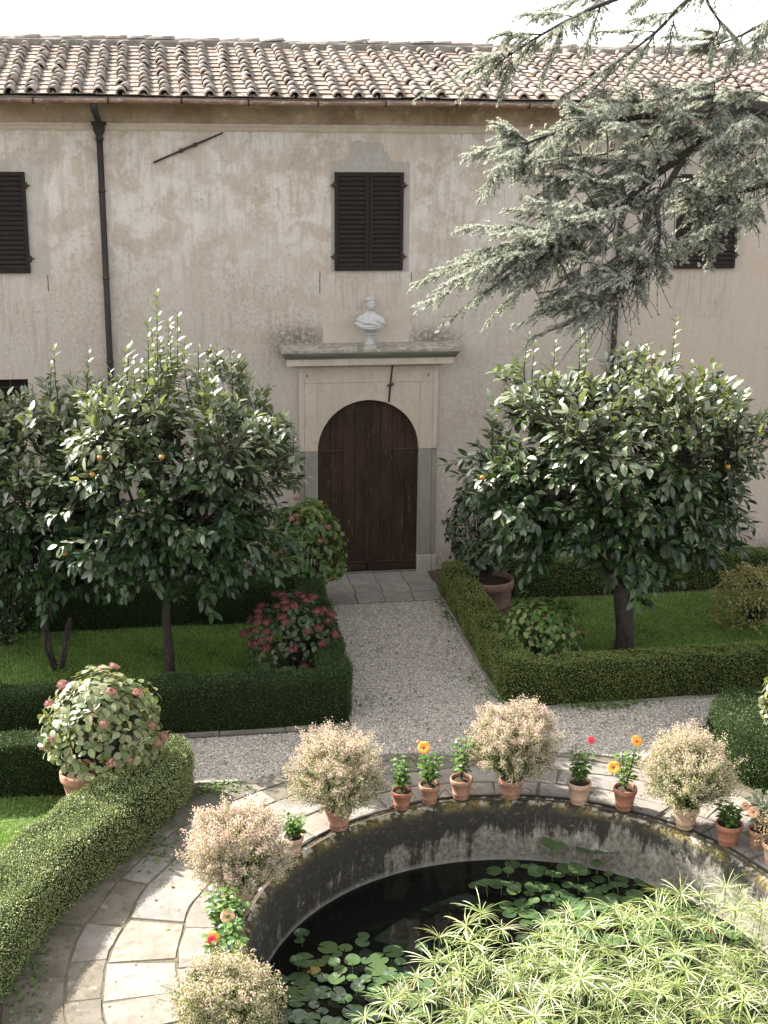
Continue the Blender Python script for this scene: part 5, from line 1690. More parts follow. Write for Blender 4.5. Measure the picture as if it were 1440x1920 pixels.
# ---- cedar reaching in from the right
def cedar():
    base = np.array([7.6, -7.6, 0.0])
    t = thing('cedar_tree', 'blue grey cedar whose branches hang in from the right with upright cones', 'tree', tuple(base))
    r = np.random.default_rng(31)
    tk = MB()
    tk.tube([(0, 0, -0.1), (0.03, 0, 1), (0.0, 0.05, 3), (-0.05, 0.0, 5.5), (0.0, 0.0, 8.0), (0.1, 0.0, 11.5)], [0.55, 0.40, 0.36, 0.32, 0.25, 0.12], 14)
    tk.build('trunk', M_['cedarbark'], t)
    ros_P, ros_D, ros_S = [], [], []
    wood = MB()
    def smooth(pts, n):
        return arc3(pts, n)
    def twig(p0, d, L, droop, nsec, rad=0.005, dense=1.0):
        """thin shoot carrying rosettes of needles"""
        pts = [p0]; d = d / np.linalg.norm(d)
        for i in range(nsec):
            d = d + np.array([0, 0, -droop]) + r.normal(0, 0.07, 3)
            d /= np.linalg.norm(d)
            pts.append(pts[-1] + d * L / nsec)
        wood.tube(pts, np.linspace(rad, 0.0025, len(pts)), 3, False)
        pts = np.array(pts)
        n = max(2, int(L / 0.027 * dense))
        u = np.linspace(0.08, 1, n)
        idx = np.minimum((u * nsec).astype(int), nsec - 1)
        fr = u * nsec - idx
        q = pts[idx] + (pts[idx + 1] - pts[idx]) * fr[:, None]
        dd = unit(pts[idx + 1] - pts[idx])
        ros_P.append(q); ros_D.append(unit(np.array([0, 0, 0.75]) + dd * 0.5 + r.normal(0, 0.35, (n, 3)))); ros_S.append(r.uniform(0.9, 1.6, n))
        return pts
    def spray(p0, p1, sag, width, nt, dense=1.0, fan=0.9, hang=0.07):
        """a flat layered spray: a branchlet from p0 to p1 with shoots to both sides"""
        p0 = np.array(p0); p1 = np.array(p1)
        L = np.linalg.norm(p1 - p0)
        mid = (p0 + p1) / 2 + np.array([0, 0, sag * L])
        n = max(6, int(L / 0.12))
        p = bez(p0, mid, p1, n)
        p[1:-1] += r.normal(0, 0.012, (n - 2, 3))
        wood.tube(p, np.linspace(0.006 + 0.008 * L, 0.004, n), 5, False)
        ax = (p1 - p0) / L
        sd = np.cross(ax, [0, 0, 1.0]); sd /= np.linalg.norm(sd) + 1e-6
        for i in range(nt):
            u = 0.12 + 0.88 * (i + r.uniform(0, 0.8)) / nt
            q = (1 - u) ** 2 * p0 + 2 * u * (1 - u) * mid + u * u * p1
            side = 1 if i % 2 else -1
            l = width * (1.0 - 0.55 * u) * r.uniform(0.55, 1.2)
            d = ax * fan + sd * side * r.uniform(0.25, 1.0) + np.array([0, 0, r.uniform(-0.55, 0.30)])
            tp = twig(q, d, l, hang * r.uniform(0.4, 1.3), 5, dense=dense)
            if l > 0.22:
                for k in range(int(l / 0.11)):
                    m = tp[1 + (k % 4)]
                    dd = (tp[-1] - tp[0]); dd /= np.linalg.norm(dd)
                    s2 = np.cross(dd, [0, 0, 1.0])
                    twig(m, dd * 0.8 + s2 * (1 if k % 2 else -1) * 0.8 + np.array([0, 0, r.uniform(-.2, .2)]), r.uniform(0.07, 0.16), 0.05, 3, 0.003, dense)
        n_ = max(2, int(L * 0.45 / 0.021 * dense))
        u = np.linspace(0.55, 1, n_)[:, None]
        ros_P.append((1 - u) ** 2 * p0 + 2 * u * (1 - u) * mid + u * u * p1)
        ros_D.append(unit(np.array([0, 0, 0.8]) + ax * 0.4 + r.normal(0, 0.35, (n_, 3)))); ros_S.append(r.uniform(0.8, 1.2, n_))
    def limb(pix, radii, first=None):
        pts = [at(x, y, Y) - base for x, y, Y in pix]
        if first is not None: pts = [np.array(first)] + pts
        p = arc3(pts, 26)
        MB().tube(p, np.interp(np.linspace(0, 1, len(p)), np.linspace(0, 1, len(radii)), radii), 9).build('branch', M_['cedarbark'], t)
        return p
    def arc3(pts, n):
        P = np.array(pts, float)
        P = np.r_[[2 * P[0] - P[1]], P, [2 * P[-1] - P[-2]]]
        out = []
        per = max(3, n // (len(P) - 3))
        for i in range(1, len(P) - 2):
            for q in np.linspace(0, 1, per, endpoint=(i == len(P) - 3)):
                a, b, c, d = P[i - 1], P[i], P[i + 1], P[i + 2]
                out.append(0.5 * (2 * b + (c - a) * q + (2 * a - 5 * b + 4 * c - d) * q * q + (3 * b - a - 3 * c + d) * q ** 3))
        return np.array(out)
    def near(p, tgt, bias=0.12):
        """attachment on a limb a little inboard of the target"""
        d = np.linalg.norm(p - tgt, axis=1)
        return p[max(0, int(np.argmin(d)) - int(bias * len(p)))]
    # big limb: arches in from the trunk, then dives to the lower left
    main = limb([(1560, 215, -7.7), (1440, 205, -7.8), (1380, 205, -7.9), (1325, 260, -8.0), (1240, 320, -8.05), (1150, 395, -8.1), (1080, 450, -8.1), (1000, 520, -8.0)], [0.13, 0.10, 0.075, 0.05, 0.035, 0.018], (-0.1, 0, 8.6))
    sub1 = limb([(1330, 215, -7.9), (1250, 215, -7.7), (1150, 225, -7.6), (1040, 250, -7.5), (960, 280, -7.4)], [0.05, 0.04, 0.025, 0.012])
    sub2 = limb([(1290, 285, -8.0), (1235, 380, -8.3), (1235, 450, -8.5), (1190, 520, -8.7), (1120, 590, -8.8)], [0.04, 0.03, 0.02, 0.01])
    sub3 = limb([(1560, 320, -7.5), (1440, 345, -7.6), (1380, 365, -7.6), (1310, 390, -7.7)], [0.07, 0.045, 0.03, 0.012], (-0.1, 0, 7.0))
    L = [('m', main), ('1', sub1), ('2', sub2), ('3', sub3)]
    D = dict(L)
    tips = [  # limb, pixel tip, depth, sag, width, shoots
        ('1', 940, 238, -7.3, .10, .42, 16), ('1', 880, 296, -7.5, .10, .40, 17), ('1', 905, 372, -7.8, .12, .40, 16), ('1', 980, 330, -7.2, .10, .38, 14), ('1', 1010, 262, -7.0, .1, .38, 14),
        ('1', 1060, 240, -7.9, .08, .36, 12), ('1', 930, 325, -8.1, .10, .36, 13), ('1', 1120, 190, -7.3, .08, .42, 14), ('1', 1180, 165, -7.5, .08, .42, 14), ('1', 1130, 170, -8.1, .06, .42, 14), ('1', 1230, 160, -8.2, .06, .42, 13), ('1', 1075, 205, -7.6, .06, .4, 13),
        ('m', 870, 430, -8.0, .12, .42, 17), ('m', 935, 440, -8.5, .10, .38, 14), ('m', 960, 395, -7.7, .1, .4, 14), ('m', 1000, 380, -8.4, .1, .4, 14), ('m', 1070, 330, -8.3, .1, .42, 14), ('m', 1120, 300, -7.8, .08, .42, 14), ('m', 1030, 300, -8.0, .08, .4, 14),
        ('m', 785, 533, -7.9, .12, .46, 20), ('m', 790, 578, -8.3, .12, .42, 18), ('m', 835, 608, -8.5, .10, .40, 16), ('m', 850, 500, -7.6, .12, .42, 16), ('m', 900, 560, -8.1, .10, .40, 15), ('m', 880, 480, -8.2, .1, .42, 15), ('m', 910, 610, -7.8, .08, .36, 12), ('m', 960, 560, -8.6, .06, .36, 12), ('m', 820, 545, -8.6, .1, .4, 15),
        ('m', 940, 470, -7.5, .1, .4, 13), ('m', 1010, 450, -8.6, .08, .4, 13), ('m', 1080, 390, -7.6, .08, .42, 13),
        ('2', 990, 640, -8.6, .0, .30, 11), ('2', 1068, 620, -8.9, .0, .30, 11), ('2', 1050, 560, -8.3, .0, .34, 12), ('2', 1150, 540, -8.5, .0, .34, 11), ('2', 1208, 560, -8.7, -.02, .28, 10), ('2', 1245, 530, -8.2, -.02, .28, 10), ('2', 1000, 590, -8.4, .02, .34, 12), ('2', 1130, 500, -8.0, .0, .34, 11), ('2', 1180, 470, -8.8, .0, .34, 11), ('2', 1275, 470, -8.6, .0, .3, 10),
        ('2', 1090, 480, -8.7, .02, .34, 12), ('2', 1110, 560, -8.6, 0, .3, 10), ('2', 960, 610, -8.8, .02, .3, 10),
        ('3', 1300, 440, -7.6, .02, .36, 11), ('3', 1330, 505, -7.8, -.02, .28, 10), ('3', 1410, 430, -7.4, -.02, .3, 10), ('3', 1250, 400, -7.4, .02, .36, 12), ('3', 1330, 330, -7.4, .05, .42, 13), ('3', 1400, 300, -7.5, .05, .42, 13), ('3', 1370, 410, -7.9, 0, .34, 11), ('3', 1290, 350, -7.9, .05, .4, 13),
        ('m', 1300, 175, -7.6, .05, .42, 13), ('m', 1370, 170, -7.6, .05, .42, 13), ('m', 1420, 190, -7.5, .05, .42, 13), ('m', 1440, 260, -7.6, .02, .4, 12), ('m', 1400, 240, -8.2, .0, .42, 13), ('m', 1230, 250, -7.5, .06, .42, 13), ('m', 1180, 280, -8.4, .06, .42, 13), ('m', 1340, 290, -8.4, .02, .4, 12), ('m', 1260, 200, -8.5, .05, .42, 13)]
    for k, x, y, Y, sag, w, nt in tips:
        tgt = at(x, y, Y) - base
        a = near(D[k], tgt, 0.12)
        v = tgt - a
        Lv = np.linalg.norm(v)
        if Lv > 1.5: a = tgt - v / Lv * 1.5 + np.array([0.1, 0.0, 0.05]); wood.tube(bez(near(D[k], a, 0.05), (near(D[k], a, .05) + a) / 2 + np.array([0, 0, .05]), a, 6), np.linspace(0.02, 0.014, 6), 5, False)
        spray(a, tgt, sag, w, int(nt * 2.1))
    # the crowded middle of the bough: many layered sprays
    mass = [(960, 250), (1150, 165), (1300, 160), (1440, 185), (1440, 330), (1400, 430), (1330, 450), (1260, 510), (1150, 550), (1030, 590), (900, 560), (890, 480), (1000, 400), (950, 300)]
    am = np.array(mass); lo, hi = am.min(0), am.max(0)
    cnt = 0
    while cnt < 78:
        q = r.uniform(lo, hi)
        if not in_poly(q[None], mass)[0]: continue
        Y = r.uniform(-8.9, -7.1)
        tgt = at(q[0], q[1], Y) - base
        L = r.uniform(0.45, 0.9)
        v = np.array([r.uniform(-1.0, -0.3), r.normal(0, 0.5), r.uniform(-0.9, 0.1)]); v /= np.linalg.norm(v)
        a = tgt - v * L
        src = min((main, sub1, sub2, sub3), key=lambda p: np.linalg.norm(p - a, axis=1).min())
        n0 = near(src, a, 0.04)
        if np.linalg.norm(n0 - a) < 0.62:
            cnt += 1
            wood.tube(bez(n0, n0 * 0.45 + a * 0.55 + np.array([0.04, 0, .05]), a, 7), np.linspace(0.011, 0.007, 7), 4, False)
            spray(a, tgt, r.uniform(0.02, 0.12), r.uniform(0.28, 0.42), int(r.integers(18, 28)))
    # hanging bare and thinly needled twigs under the limb
    for i in range(380):
        src = [main, sub2, sub3, sub1][int(r.choice(4, p=[.35, .35, .2, .1]))]
        q = src[int(r.integers(4, len(src)))] + r.normal(0, 0.06, 3)
        twig(q, np.array([r.normal(-0.35, 0.5), r.normal(0, 0.5), -0.75]), r.uniform(0.25, 0.8), 0.03, 6, 0.006, dense=r.choice([0.05, 0.25, 0.55]))
    # upper branches against the sky, entering from above right
    ups = [[(1700, -150, -7.7), (1330, -60, -7.9), (1150, 0, -7.9), (1060, 40, -7.8), (960, 100, -7.7), (910, 140, -7.6)],
           [(1700, -120, -7.7), (1400, -60, -8.2), (1290, 0, -8.2), (1230, 60, -8.2), (1150, 120, -8.2), (1050, 185, -8.2)],
           [(1700, -60, -7.7), (1520, 0, -7.7), (1440, 40, -7.7), (1370, 75, -7.7), (1300, 95, -7.7)],
           [(1700, -160, -7.7), (1440, -90, -7.5), (1200, -30, -7.4), (1100, -5, -7.4)],
           [(1700, -140, -7.7), (1480, -90, -8.0), (1330, -20, -8.0), (1350, 50, -8.1), (1310, 100, -8.1)]]
    utips = [(0, 775, 190, -7.5, .05, .16, 10), (0, 850, 150, -7.6, .06, .28, 14), (0, 940, 180, -7.8, .0, .26, 12), (0, 900, 150, -7.4, .03, .24, 12), (0, 1000, 90, -7.5, .08, .34, 14), (0, 920, 70, -7.6, .08, .34, 14), (0, 970, 30, -7.7, .08, .36, 14), (0, 1010, 165, -7.8, -.02, .24, 10), (0, 890, 110, -7.8, .05, .3, 13), (0, 1090, 120, -7.6, -.02, .26, 11), (0, 860, 190, -7.4, .0, .2, 10), (0, 955, 130, -7.3, .03, .3, 12), (0, 1040, 60, -8.1, .05, .34, 13),
             (1, 1040, 195, -8.2, .0, .2, 10), (1, 1110, 150, -8.4, .0, .26, 10), (1, 1180, 130, -8.1, .0, .26, 10), (1, 1130, 60, -8.2, .04, .3, 11), (1, 1190, 40, -8.0, .04, .34, 11), (1, 1090, 195, -8.0, 0, .2, 9), (1, 1250, 120, -8.3, -.02, .22, 8),
             (2, 1305, 90, -7.6, .04, .34, 13), (2, 1360, 130, -7.7, .0, .3, 11), (2, 1410, 110, -7.8, 0, .34, 11), (2, 1320, 60, -7.5, .05, .34, 12), (2, 1430, 60, -7.6, .04, .36, 12),
             (3, 1020, 20, -7.3, .06, .36, 13), (3, 1100, 30, -7.5, .04, .34, 12), (3, 1180, 20, -7.2, .04, .34, 12),
             (4, 1240, 70, -8.0, .0, .26, 9), (4, 1330, 125, -8.1, -.02, .2, 8), (4, 1385, 80, -8.2, -.02, .24, 9), (4, 1270, 20, -8.0, .03, .3, 10)]
    UL = [limb(u, [0.06, 0.035, 0.022, 0.012, 0.007], None if i else None) for i, u in enumerate(ups)]
    # their bases run back to the trunk
    for i, u in enumerate(ups):
        e = at(*u[0]) - base
        MB().tube(bez((0.02, 0, 9.6 + 0.25 * i), (e + np.array([0, 0, 10.2])) * np.array([.5, .5, .5]), e, 8), np.linspace(0.09, 0.06, 8), 8).build('branch', M_['cedarbark'], t)
    for k, x, y, Y, sag, w, nt in utips:
        tgt = at(x, y, Y) - base
        a = near(UL[k], tgt, 0.16)
        v = tgt - a; Lv = np.linalg.norm(v)
        spray(a, tgt, sag, w, int(nt * 1.5))
    for i in range(70):
        src = UL[int(r.choice(5))]
        q = src[int(r.integers(6, len(src)))] + r.normal(0, 0.04, 3)
        twig(q, np.array([r.normal(-0.35, 0.5), r.normal(0, 0.5), -0.6]), r.uniform(0.2, 0.65), 0.03, 6, 0.006, dense=r.choice([0.1, 0.3, 0.6]))
    wood.build('twigs', M_['cedarbark'], t, kind='stuff')
    P = np.concatenate(ros_P); D_ = np.concatenate(ros_D); S = np.concatenate(ros_S)
    # rosette of needles (each needle one thin triangle)
    k = 15
    tv = []; tf = []
    q = np.random.default_rng(2)
    for i in range(k):
        a = 2.399 * i; el = q.uniform(0.05, 1.15)
        d = np.array([math.cos(a) * math.cos(el), math.sin(a) * math.cos(el), math.sin(el)])
        s = np.cross(d, [0, 0, 1.0]); s /= np.linalg.norm(s)
        b = len(tv)
        tv += [d * 0.002 - s * 0.0034, d * 0.002 + s * 0.0034, d * q.uniform(0.022, 0.034)]
        tf.append((b, b + 1, b + 2))
    R = frames(rdir_r(r, len(P)), D_)
    Ra = np.stack([R[..., 0], np.cross(unit(D_), R[..., 0]), unit(D_)], -1)
    # re-orthogonalise so local z follows the shoot
    xax = unit(np.cross(D_, rdir_r(r, len(P))))
    yax = np.cross(unit(D_), xax)
    Rr = np.stack([xax, yax, unit(D_)], -1)
    V, F = inst(np.array(tv), np.array(tf), Rr, P, S)
    link('foliage', np_mesh('foliage', V, F), M_['cedar'], t, kind='stuff')
    # barrel cones standing on the branches
    for (x, y, Y) in [(998, 240, -7.3), (1024, 238, -7.2), (1052, 230, -7.6), (1088, 229, -7.5), (1098, 232, -7.7), (1076, 314, -7.6), (1041, 345, -7.7), (1110, 292, -7.6), (1202, 270, -7.6), (1018, 321, -7.7), (1146, 270, -7.6), (1028, 40, -7.5), (1043, 31, -7.5), (1003, 75, -7.5), (976, 370, -7.9)]:
        p = at(x, y, Y) - base
        c = MB()
        c.lathe([(0.0, -0.042), (0.017, -0.036), (0.024, -0.015), (0.025, 0.008), (0.021, 0.030), (0.012, 0.042), (0.0, 0.045)], 10, tuple(p))
        c.tube([p + np.array([0, 0, -0.09]), p + np.array([0, 0, -0.04])], 0.006, 5)
        c.build('cone', M_['cone'], t)
cedar()

# ================================================================== SHRUBS
def flower_head(mat, rad=0.055, n=70, seed=1):
    r = np.random.default_rng(seed)
    d = rdir_r(r, n); d[:, 2] = np.abs(d[:, 2]) * 0.9 - 0.15; d = unit(d)
    P = d * np.array([1, 1, 0.6]) * rad * (r.uniform(0.7, 1.12, (n, 1)) + 0.15 * np.sin(d[:, :1] * 6 + seed) * np.sin(d[:, 1:2] * 5))
    tv = np.array([(0, 0, 0), (.5, .12, .05), (.5, -.12, .05), (.12, .5, .05), (-.12, .5, .05), (-.5, .12, .05), (-.5, -.12, .05), (-.12, -.5, .05), (.12, -.5, .05)])
    tf = np.array([(0, 2, 1), (0, 3, 4), (0, 5, 6), (0, 7, 8)])
    # broader petals
    tv[1:, :2] *= 1.0
    tv[[1, 2], 1] *= 2.2; tv[[5, 6], 1] *= 2.2; tv[[3, 4], 0] *= 2.2; tv[[7, 8], 0] *= 2.2
    D = rdir_r(r, n)
    R = frames(np.cross(d, D), d)
    V, F = inst(tv, tf, R, P, np.full(n, rad * 0.48))
    me = np_mesh('flower_head', V, F)
    me.materials.append(mat)
    return me
FH = {k: [flower_head(M_[k], 0.06, 64, s) for s in (1, 2, 3)] for k in ('hyd_flower', 'hyd_flower_pink')}

def hydrangea(label, loc, center, radii, n_leaf, leafmat, heads, headmat, seed, leaf_len=(0.07, 0.125), n_obj=300, name='hydrangea', top_open=0.0, hsize=(0.8, 1.25), head_zone=None, droop=0.35, group=None, pot=None):
    r = np.random.default_rng(seed)
    t = thing(name, label, 'hydrangea', loc, group)
    if pot: pot(t)
    C = np.array(center); rad = np.array(radii)
    # stems from the base to the shell
    st = MB(); z0 = C[2] - rad[2]
    b0 = np.array([C[0], C[1], pot_top(pot) if pot else 0.0])
    d = rdir_r(r, n_leaf)
    d[:, 2] = np.where(d[:, 2] < -0.55, np.abs(d[:, 2]), d[:, 2]); d = unit(d)
    lump = 1 + 0.09 * np.sin(d[:, 0] * 6 + seed) * np.sin(d[:, 2] * 5 + 1) + 0.07 * np.sin(d[:, 1] * 9 + d[:, 0] * 7)
    P = C + d * rad * (lump * r.uniform(0.55, 1.0, n_leaf) ** 0.45)[:, None]
    for i in range(0, n_leaf, max(1, n_leaf // 70)):
        st.tube(bez(b0 + r.normal(0, 0.04, 3) * (1, 1, 0), (b0 + P[i]) / 2 + np.array([0, 0, 0.12]), P[i], 5), [0.009, 0.008, 0.007, 0.005, 0.004], 4, False)
    st.build('stems', M_['twig'], t, kind='stuff')
    tang = rdir_r(r, n_leaf); tang -= d * (tang * d).sum(1, keepdims=True)
    D = unit(tang) * 0.9 + d * 0.45 + np.array([0, 0, -droop])
    N = d * 0.8 + np.array([0, 0, 0.75]) + r.normal(0, 0.3, (n_leaf, 3))
    S = r.uniform(*leaf_len, n_leaf)
    split_leaves(t, LEAF_HYD, leafmesh('leaf', LEAF_HYD, leafmat), M_[leafmat], frames(D, N), P, S, C, n_obj, loc)
    # flower heads
    k = 0; tries = 0
    placed = []
    while k < heads and tries < 4000:
        tries += 1
        dd = rdir_r(r, 1)[0]
        if head_zone is not None and not head_zone(dd): continue
        if dd[2] < -0.5: continue
        p = C + dd * rad * r.uniform(0.98, 1.07)
        if any(np.linalg.norm(p - q) < 0.10 for q in placed): continue
        placed.append(p); k += 1
        o = bpy.data.objects.new('flower_head', FH[headmat][k % 3]); COL.objects.link(o); o.parent = t
        o.location = p; s = r.uniform(*hsize); o.scale = (s, s, s)
        o.rotation_mode = 'QUATERNION'
        o.rotation_quaternion = Vector((dd[0] * .6, dd[1] * .6, abs(dd[2]) + .6)).to_track_quat('Z', 'Y')
    return t

def pot_profile(r, h, band=True):
    rb = r * (0.68 if r < 0.4 else 0.80)
    p = [(0.0, 0.0), (rb, 0.0), (rb * 1.01, h * 0.03)]
    if band:
        p += [(rb * 1.07, h * 0.22), (rb * 1.12, h * 0.24), (rb * 1.12, h * 0.28), (rb * 1.09, h * 0.30)]
    p += [(max(r * 0.90, rb * 1.13), h * 0.74), (r * 0.985, h * 0.78), (r * 1.0, h * 0.84), (r * 1.0, h * 0.96), (r * 0.97, h), (r * 0.90, h), (r * 0.86, h * 0.95), (r * 0.84, h * 0.86)]
    return p
def make_pot(t, r, h, mat, n=28, band=True):
    MB().lathe(pot_profile(r, h, band), n).build('pot', M_[mat], t)
    s = MB()
    q = 20
    s.add([(0, 0, h * 0.90)] + [(r * 0.86 * math.cos(2 * PI * k / q), r * 0.86 * math.sin(2 * PI * k / q), h * 0.87) for k in range(q)], [(0, 1 + k, 1 + (k + 1) % q) for k in range(q)])
    s.build('soil', M_['potsoil'], t)
class PotSpec:
    def __init__(s, r, h, mat, band=True): s.r, s.h, s.mat, s.band = r, h, mat, band
    def __call__(s, t): make_pot(t, s.r, s.h, s.mat, 36, s.band)
def pot_top(p): return p.h * 0.88

zone_cam = lambda d: d[1] < 0.35
hydrangea('green leaved hydrangea bush with few pink heads beside the brown door', (-1.34, -1.75, 0), (0, 0, 1.0), (0.68, 0.62, 0.95), 1250, 'hyd_leaf', 15, 'hyd_flower_pink', 41, (0.09, 0.15), 260, head_zone=lambda d: d[1] < 0.3 and d[2] > -0.2, hsize=(0.8, 1.15))
hydrangea('hydrangea bush crowded with crimson heads inside the left hedge corner', (-1.87, -4.85, 0), (0, 0, 0.68), (0.70, 0.66, 0.66), 760, 'hyd_leaf_dull', 46, 'hyd_flower', 42, (0.07, 0.12), 260, head_zone=lambda d: d[1] < 0.45 and (d[2] > 0.05 or random.random() < 0.25), hsize=(0.95, 1.35))
hydrangea('sunlit potted hydrangea with pale leaves and pink heads behind the curved hedge', (-4.78, -8.42, 0), (0.27, -0.06, 1.07), (0.74, 0.70, 0.70), 1200, 'hyd_leaf_pale', 15, 'hyd_flower_pink', 43, (0.08, 0.135), 300, head_zone=lambda d: d[1] < 0.5, hsize=(0.85, 1.2), pot=PotSpec(0.30, 0.50, 'terra'))
hydrangea('round green hydrangea with hardly a flower inside the right hedge corner', (1.98, -4.95, 0), (0, 0, 0.58), (0.68, 0.62, 0.62), 820, 'hyd_leaf', 5, 'hyd_flower_pink', 44, (0.07, 0.125), 280, head_zone=lambda d: d[1] < 0.0 and d[2] > 0.1, hsize=(0.45, 0.65))
hydrangea('dull leaved hydrangea in the big dark terracotta pot behind the right hedge', (1.80, -2.3, 0), (-0.08, 0.05, 0.98), (0.44, 0.40, 0.30), 380, 'hyd_leaf_dull', 3, 'hyd_flower_pink', 45, (0.08, 0.13), 220, hsize=(0.4, 0.6), pot=PotSpec(0.43, 0.60, 'terra_old'))
hydrangea('tall dark hydrangea at the wall right of the door behind the big pot', (1.95, -1.0, 0), (0, 0, 1.05), (0.62, 0.5, 1.0), 950, 'hyd_leaf_dull', 0, 'hyd_flower_pink', 46, (0.09, 0.15), 160)
hydrangea('small shaded hydrangea with a few pink heads below the left tree crown', (-2.72, -1.95, 0), (0, 0, 0.38), (0.55, 0.35, 0.36), 240, 'hyd_leaf_dull', 5, 'hyd_flower_pink', 47, (0.08, 0.12), 120, head_zone=zone_cam, hsize=(0.6, 0.9))
hydrangea('pale leaved potted hydrangea by the shaded hedge at the right edge', (4.45, -8.75, 0), (0, 0, 0.98), (0.55, 0.52, 0.55), 420, 'hyd_leaf_pale', 0, 'hyd_flower_pink', 48, (0.08, 0.13), 150, pot=PotSpec(0.26, 0.40, 'terra'))
def leafy_mound(name, label, cat, loc, radii, n, mat, size, seed, zc=None):
    """dense small-leaved shrub: stems and leaf tufts on an uneven mound"""
    r = np.random.default_rng(seed)
    t = thing(name, label, cat, loc)
    d = rdir_r(r, n); d[:, 2] = np.where(d[:, 2] < -0.3, -d[:, 2], d[:, 2]); d = unit(d)
    lump = 1 + 0.10 * np.sin(d[:, 0] * 8 + seed) * np.sin(d[:, 1] * 7) + 0.08 * np.sin(d[:, 2] * 11 + d[:, 0] * 9)
    C = np.array([0, 0, zc if zc is not None else radii[2] * 0.45])
    P = C + d * np.array(radii) * (lump * r.uniform(0.5, 1, n) ** 0.4)[:, None]
    P[:, 2] = np.maximum(P[:, 2], 0.02)
    st = MB()
    for i in range(0, n, max(1, n // 60)):
        st.tube(bez((0, 0, 0), P[i] * 0.5 + np.array([0, 0, 0.05]), P[i], 4), [0.01, 0.008, 0.005, 0.003], 3, False)
    st.build('stems', M_['twig'], t, kind='stuff')
    R = frames(d * 0.7 + rdir_r(r, n) * 0.8, d * 0.6 + np.array([0, 0, 0.7]) + r.normal(0, 0.4, (n, 3)))
    V, F = inst(ROUND[0], ROUND[1], R, P, r.uniform(*size, n))
    link('foliage', np_mesh('foliage', V, F), M_[mat], t, kind='stuff')
    return t
leafy_mound('golden_shrub', 'low golden leaved shrub on the lawn at the right edge', 'shrub', (6.15, -3.55, 0), (0.78, 0.7, 0.72), 4200, 'golden', (0.03, 0.05), 51)
leafy_mound('dark_shrub', 'dark small leaved shrub under the smaller left tree at the left edge', 'shrub', (-6.3, -2.9, 0), (0.7, 0.6, 1.2), 3800, 'box_leaf', (0.035, 0.06), 52, 0.55)
leafy_mound('dark_shrub', 'low dark shrub behind the larger left trunk against the back hedge', 'shrub', (-3.9, -1.7, 0), (1.3, 0.4, 0.9), 3800, 'box_leaf', (0.035, 0.06), 53, 0.35)

# ================================================================== POTS ON THE RIM
def abelia(label, loc, R_, zc, potspec, seed, n_stem=450, per=88, mat='abelia_leaf', bloom='abelia_bloom', nb=0.27, squash=0.90, name='potted_abelia', cat='potted shrub', group='pink flowered abelia pots on the pond rim', size=(0.012, 0.025)):
    r = np.random.default_rng(seed)
    t = thing(name, label, cat, loc, group)
    potspec(t)
    b = np.array([0, 0, potspec.h * 0.88]); C = np.array([0, 0, zc])
    d = rdir_r(r, n_stem); d[:, 2] = np.where(d[:, 2] < -0.5, np.abs(d[:, 2]), d[:, 2]); d = unit(d)
    rad = R_ * (1 + 0.10 * np.sin(d[:, 0] * 5 + seed * 1.7) * np.sin(d[:, 2] * 4 + seed) + 0.10 * np.sin(d[:, 1] * 9 + seed) + r.normal(0, 0.085, n_stem) + 0.15 * (r.uniform(size=n_stem) > 0.92))
    E = C + d * rad[:, None] * np.array([1, 1, squash])
    st = MB()
    P, D = [], []; PB, DB = [], []
    for i in range(n_stem):
        mid = b * 0.45 + E[i] * 0.55 + np.array([0, 0, 0.10])
        st.tube(bez(b, mid, E[i], 5), [0.005, 0.004, 0.003, 0.0025, 0.0015], 3, False)
        u = r.uniform(0.42, 1.0, per) ** r.uniform(0.45, 1.3)
        u = u[:, None]
        q = (1 - u) ** 2 * b + 2 * u * (1 - u) * mid + u * u * E[i]
        q = q + r.normal(0, 0.026, (per, 3))
        tg = unit((E[i] - mid)[None])
        P.append(q); D.append(tg * 0.6 + rdir_r(r, per))
        m = max(1, int(per * nb * np.clip(0.35 + 1.0 * (E[i, 2] - b[2]) / (1.3 * R_), 0.1, 1.6)))
        u = r.uniform(0.80, 1.04, m)[:, None]
        q = (1 - u) ** 2 * b + 2 * u * (1 - u) * mid + u * u * E[i] + r.normal(0, 0.022, (m, 3))
        PB.append(q); DB.append(tg * 0.8 + rdir_r(r, m))
    st.build('stems', M_['twig'], t, kind='stuff')
    P = np.concatenate(P); D = np.concatenate(D); PB = np.concatenate(PB); DB = np.concatenate(DB)
    out = unit(P - C)
    V, F = inst(BOXLEAF[0], BOXLEAF[1], frames(D, out + rdir_r(r, len(P)) * 0.8), P, r.uniform(*size, len(P)))
    link('foliage', np_mesh('foliage', V, F), M_[mat], t, kind='stuff')
    if bloom:
        # small five-lobed bells
        tv = [(0, 0, 0)]; tf = []
        for k in range(5):
            a = 2 * PI * k / 5
            tv += [(0.42 * math.cos(a - .5), 0.42 * math.sin(a - .5), 0.5), (0.5 * math.cos(a + .3), 0.5 * math.sin(a + .3), 0.62)]
            tf.append((0, 1 + 2 * k, 2 + 2 * k))
        zc_ = unit(DB)
        xa = unit(np.cross(zc_, rdir_r(r, len(PB)))); ya = np.cross(zc_, xa)
        V, F = inst(np.array(tv), np.array(tf), np.stack([xa, ya, zc_], -1), PB, r.uniform(0.011, 0.021, len(PB)))
        link('blossom', np_mesh('blossom', V, F), M_[bloom], t, kind='stuff')
    return t

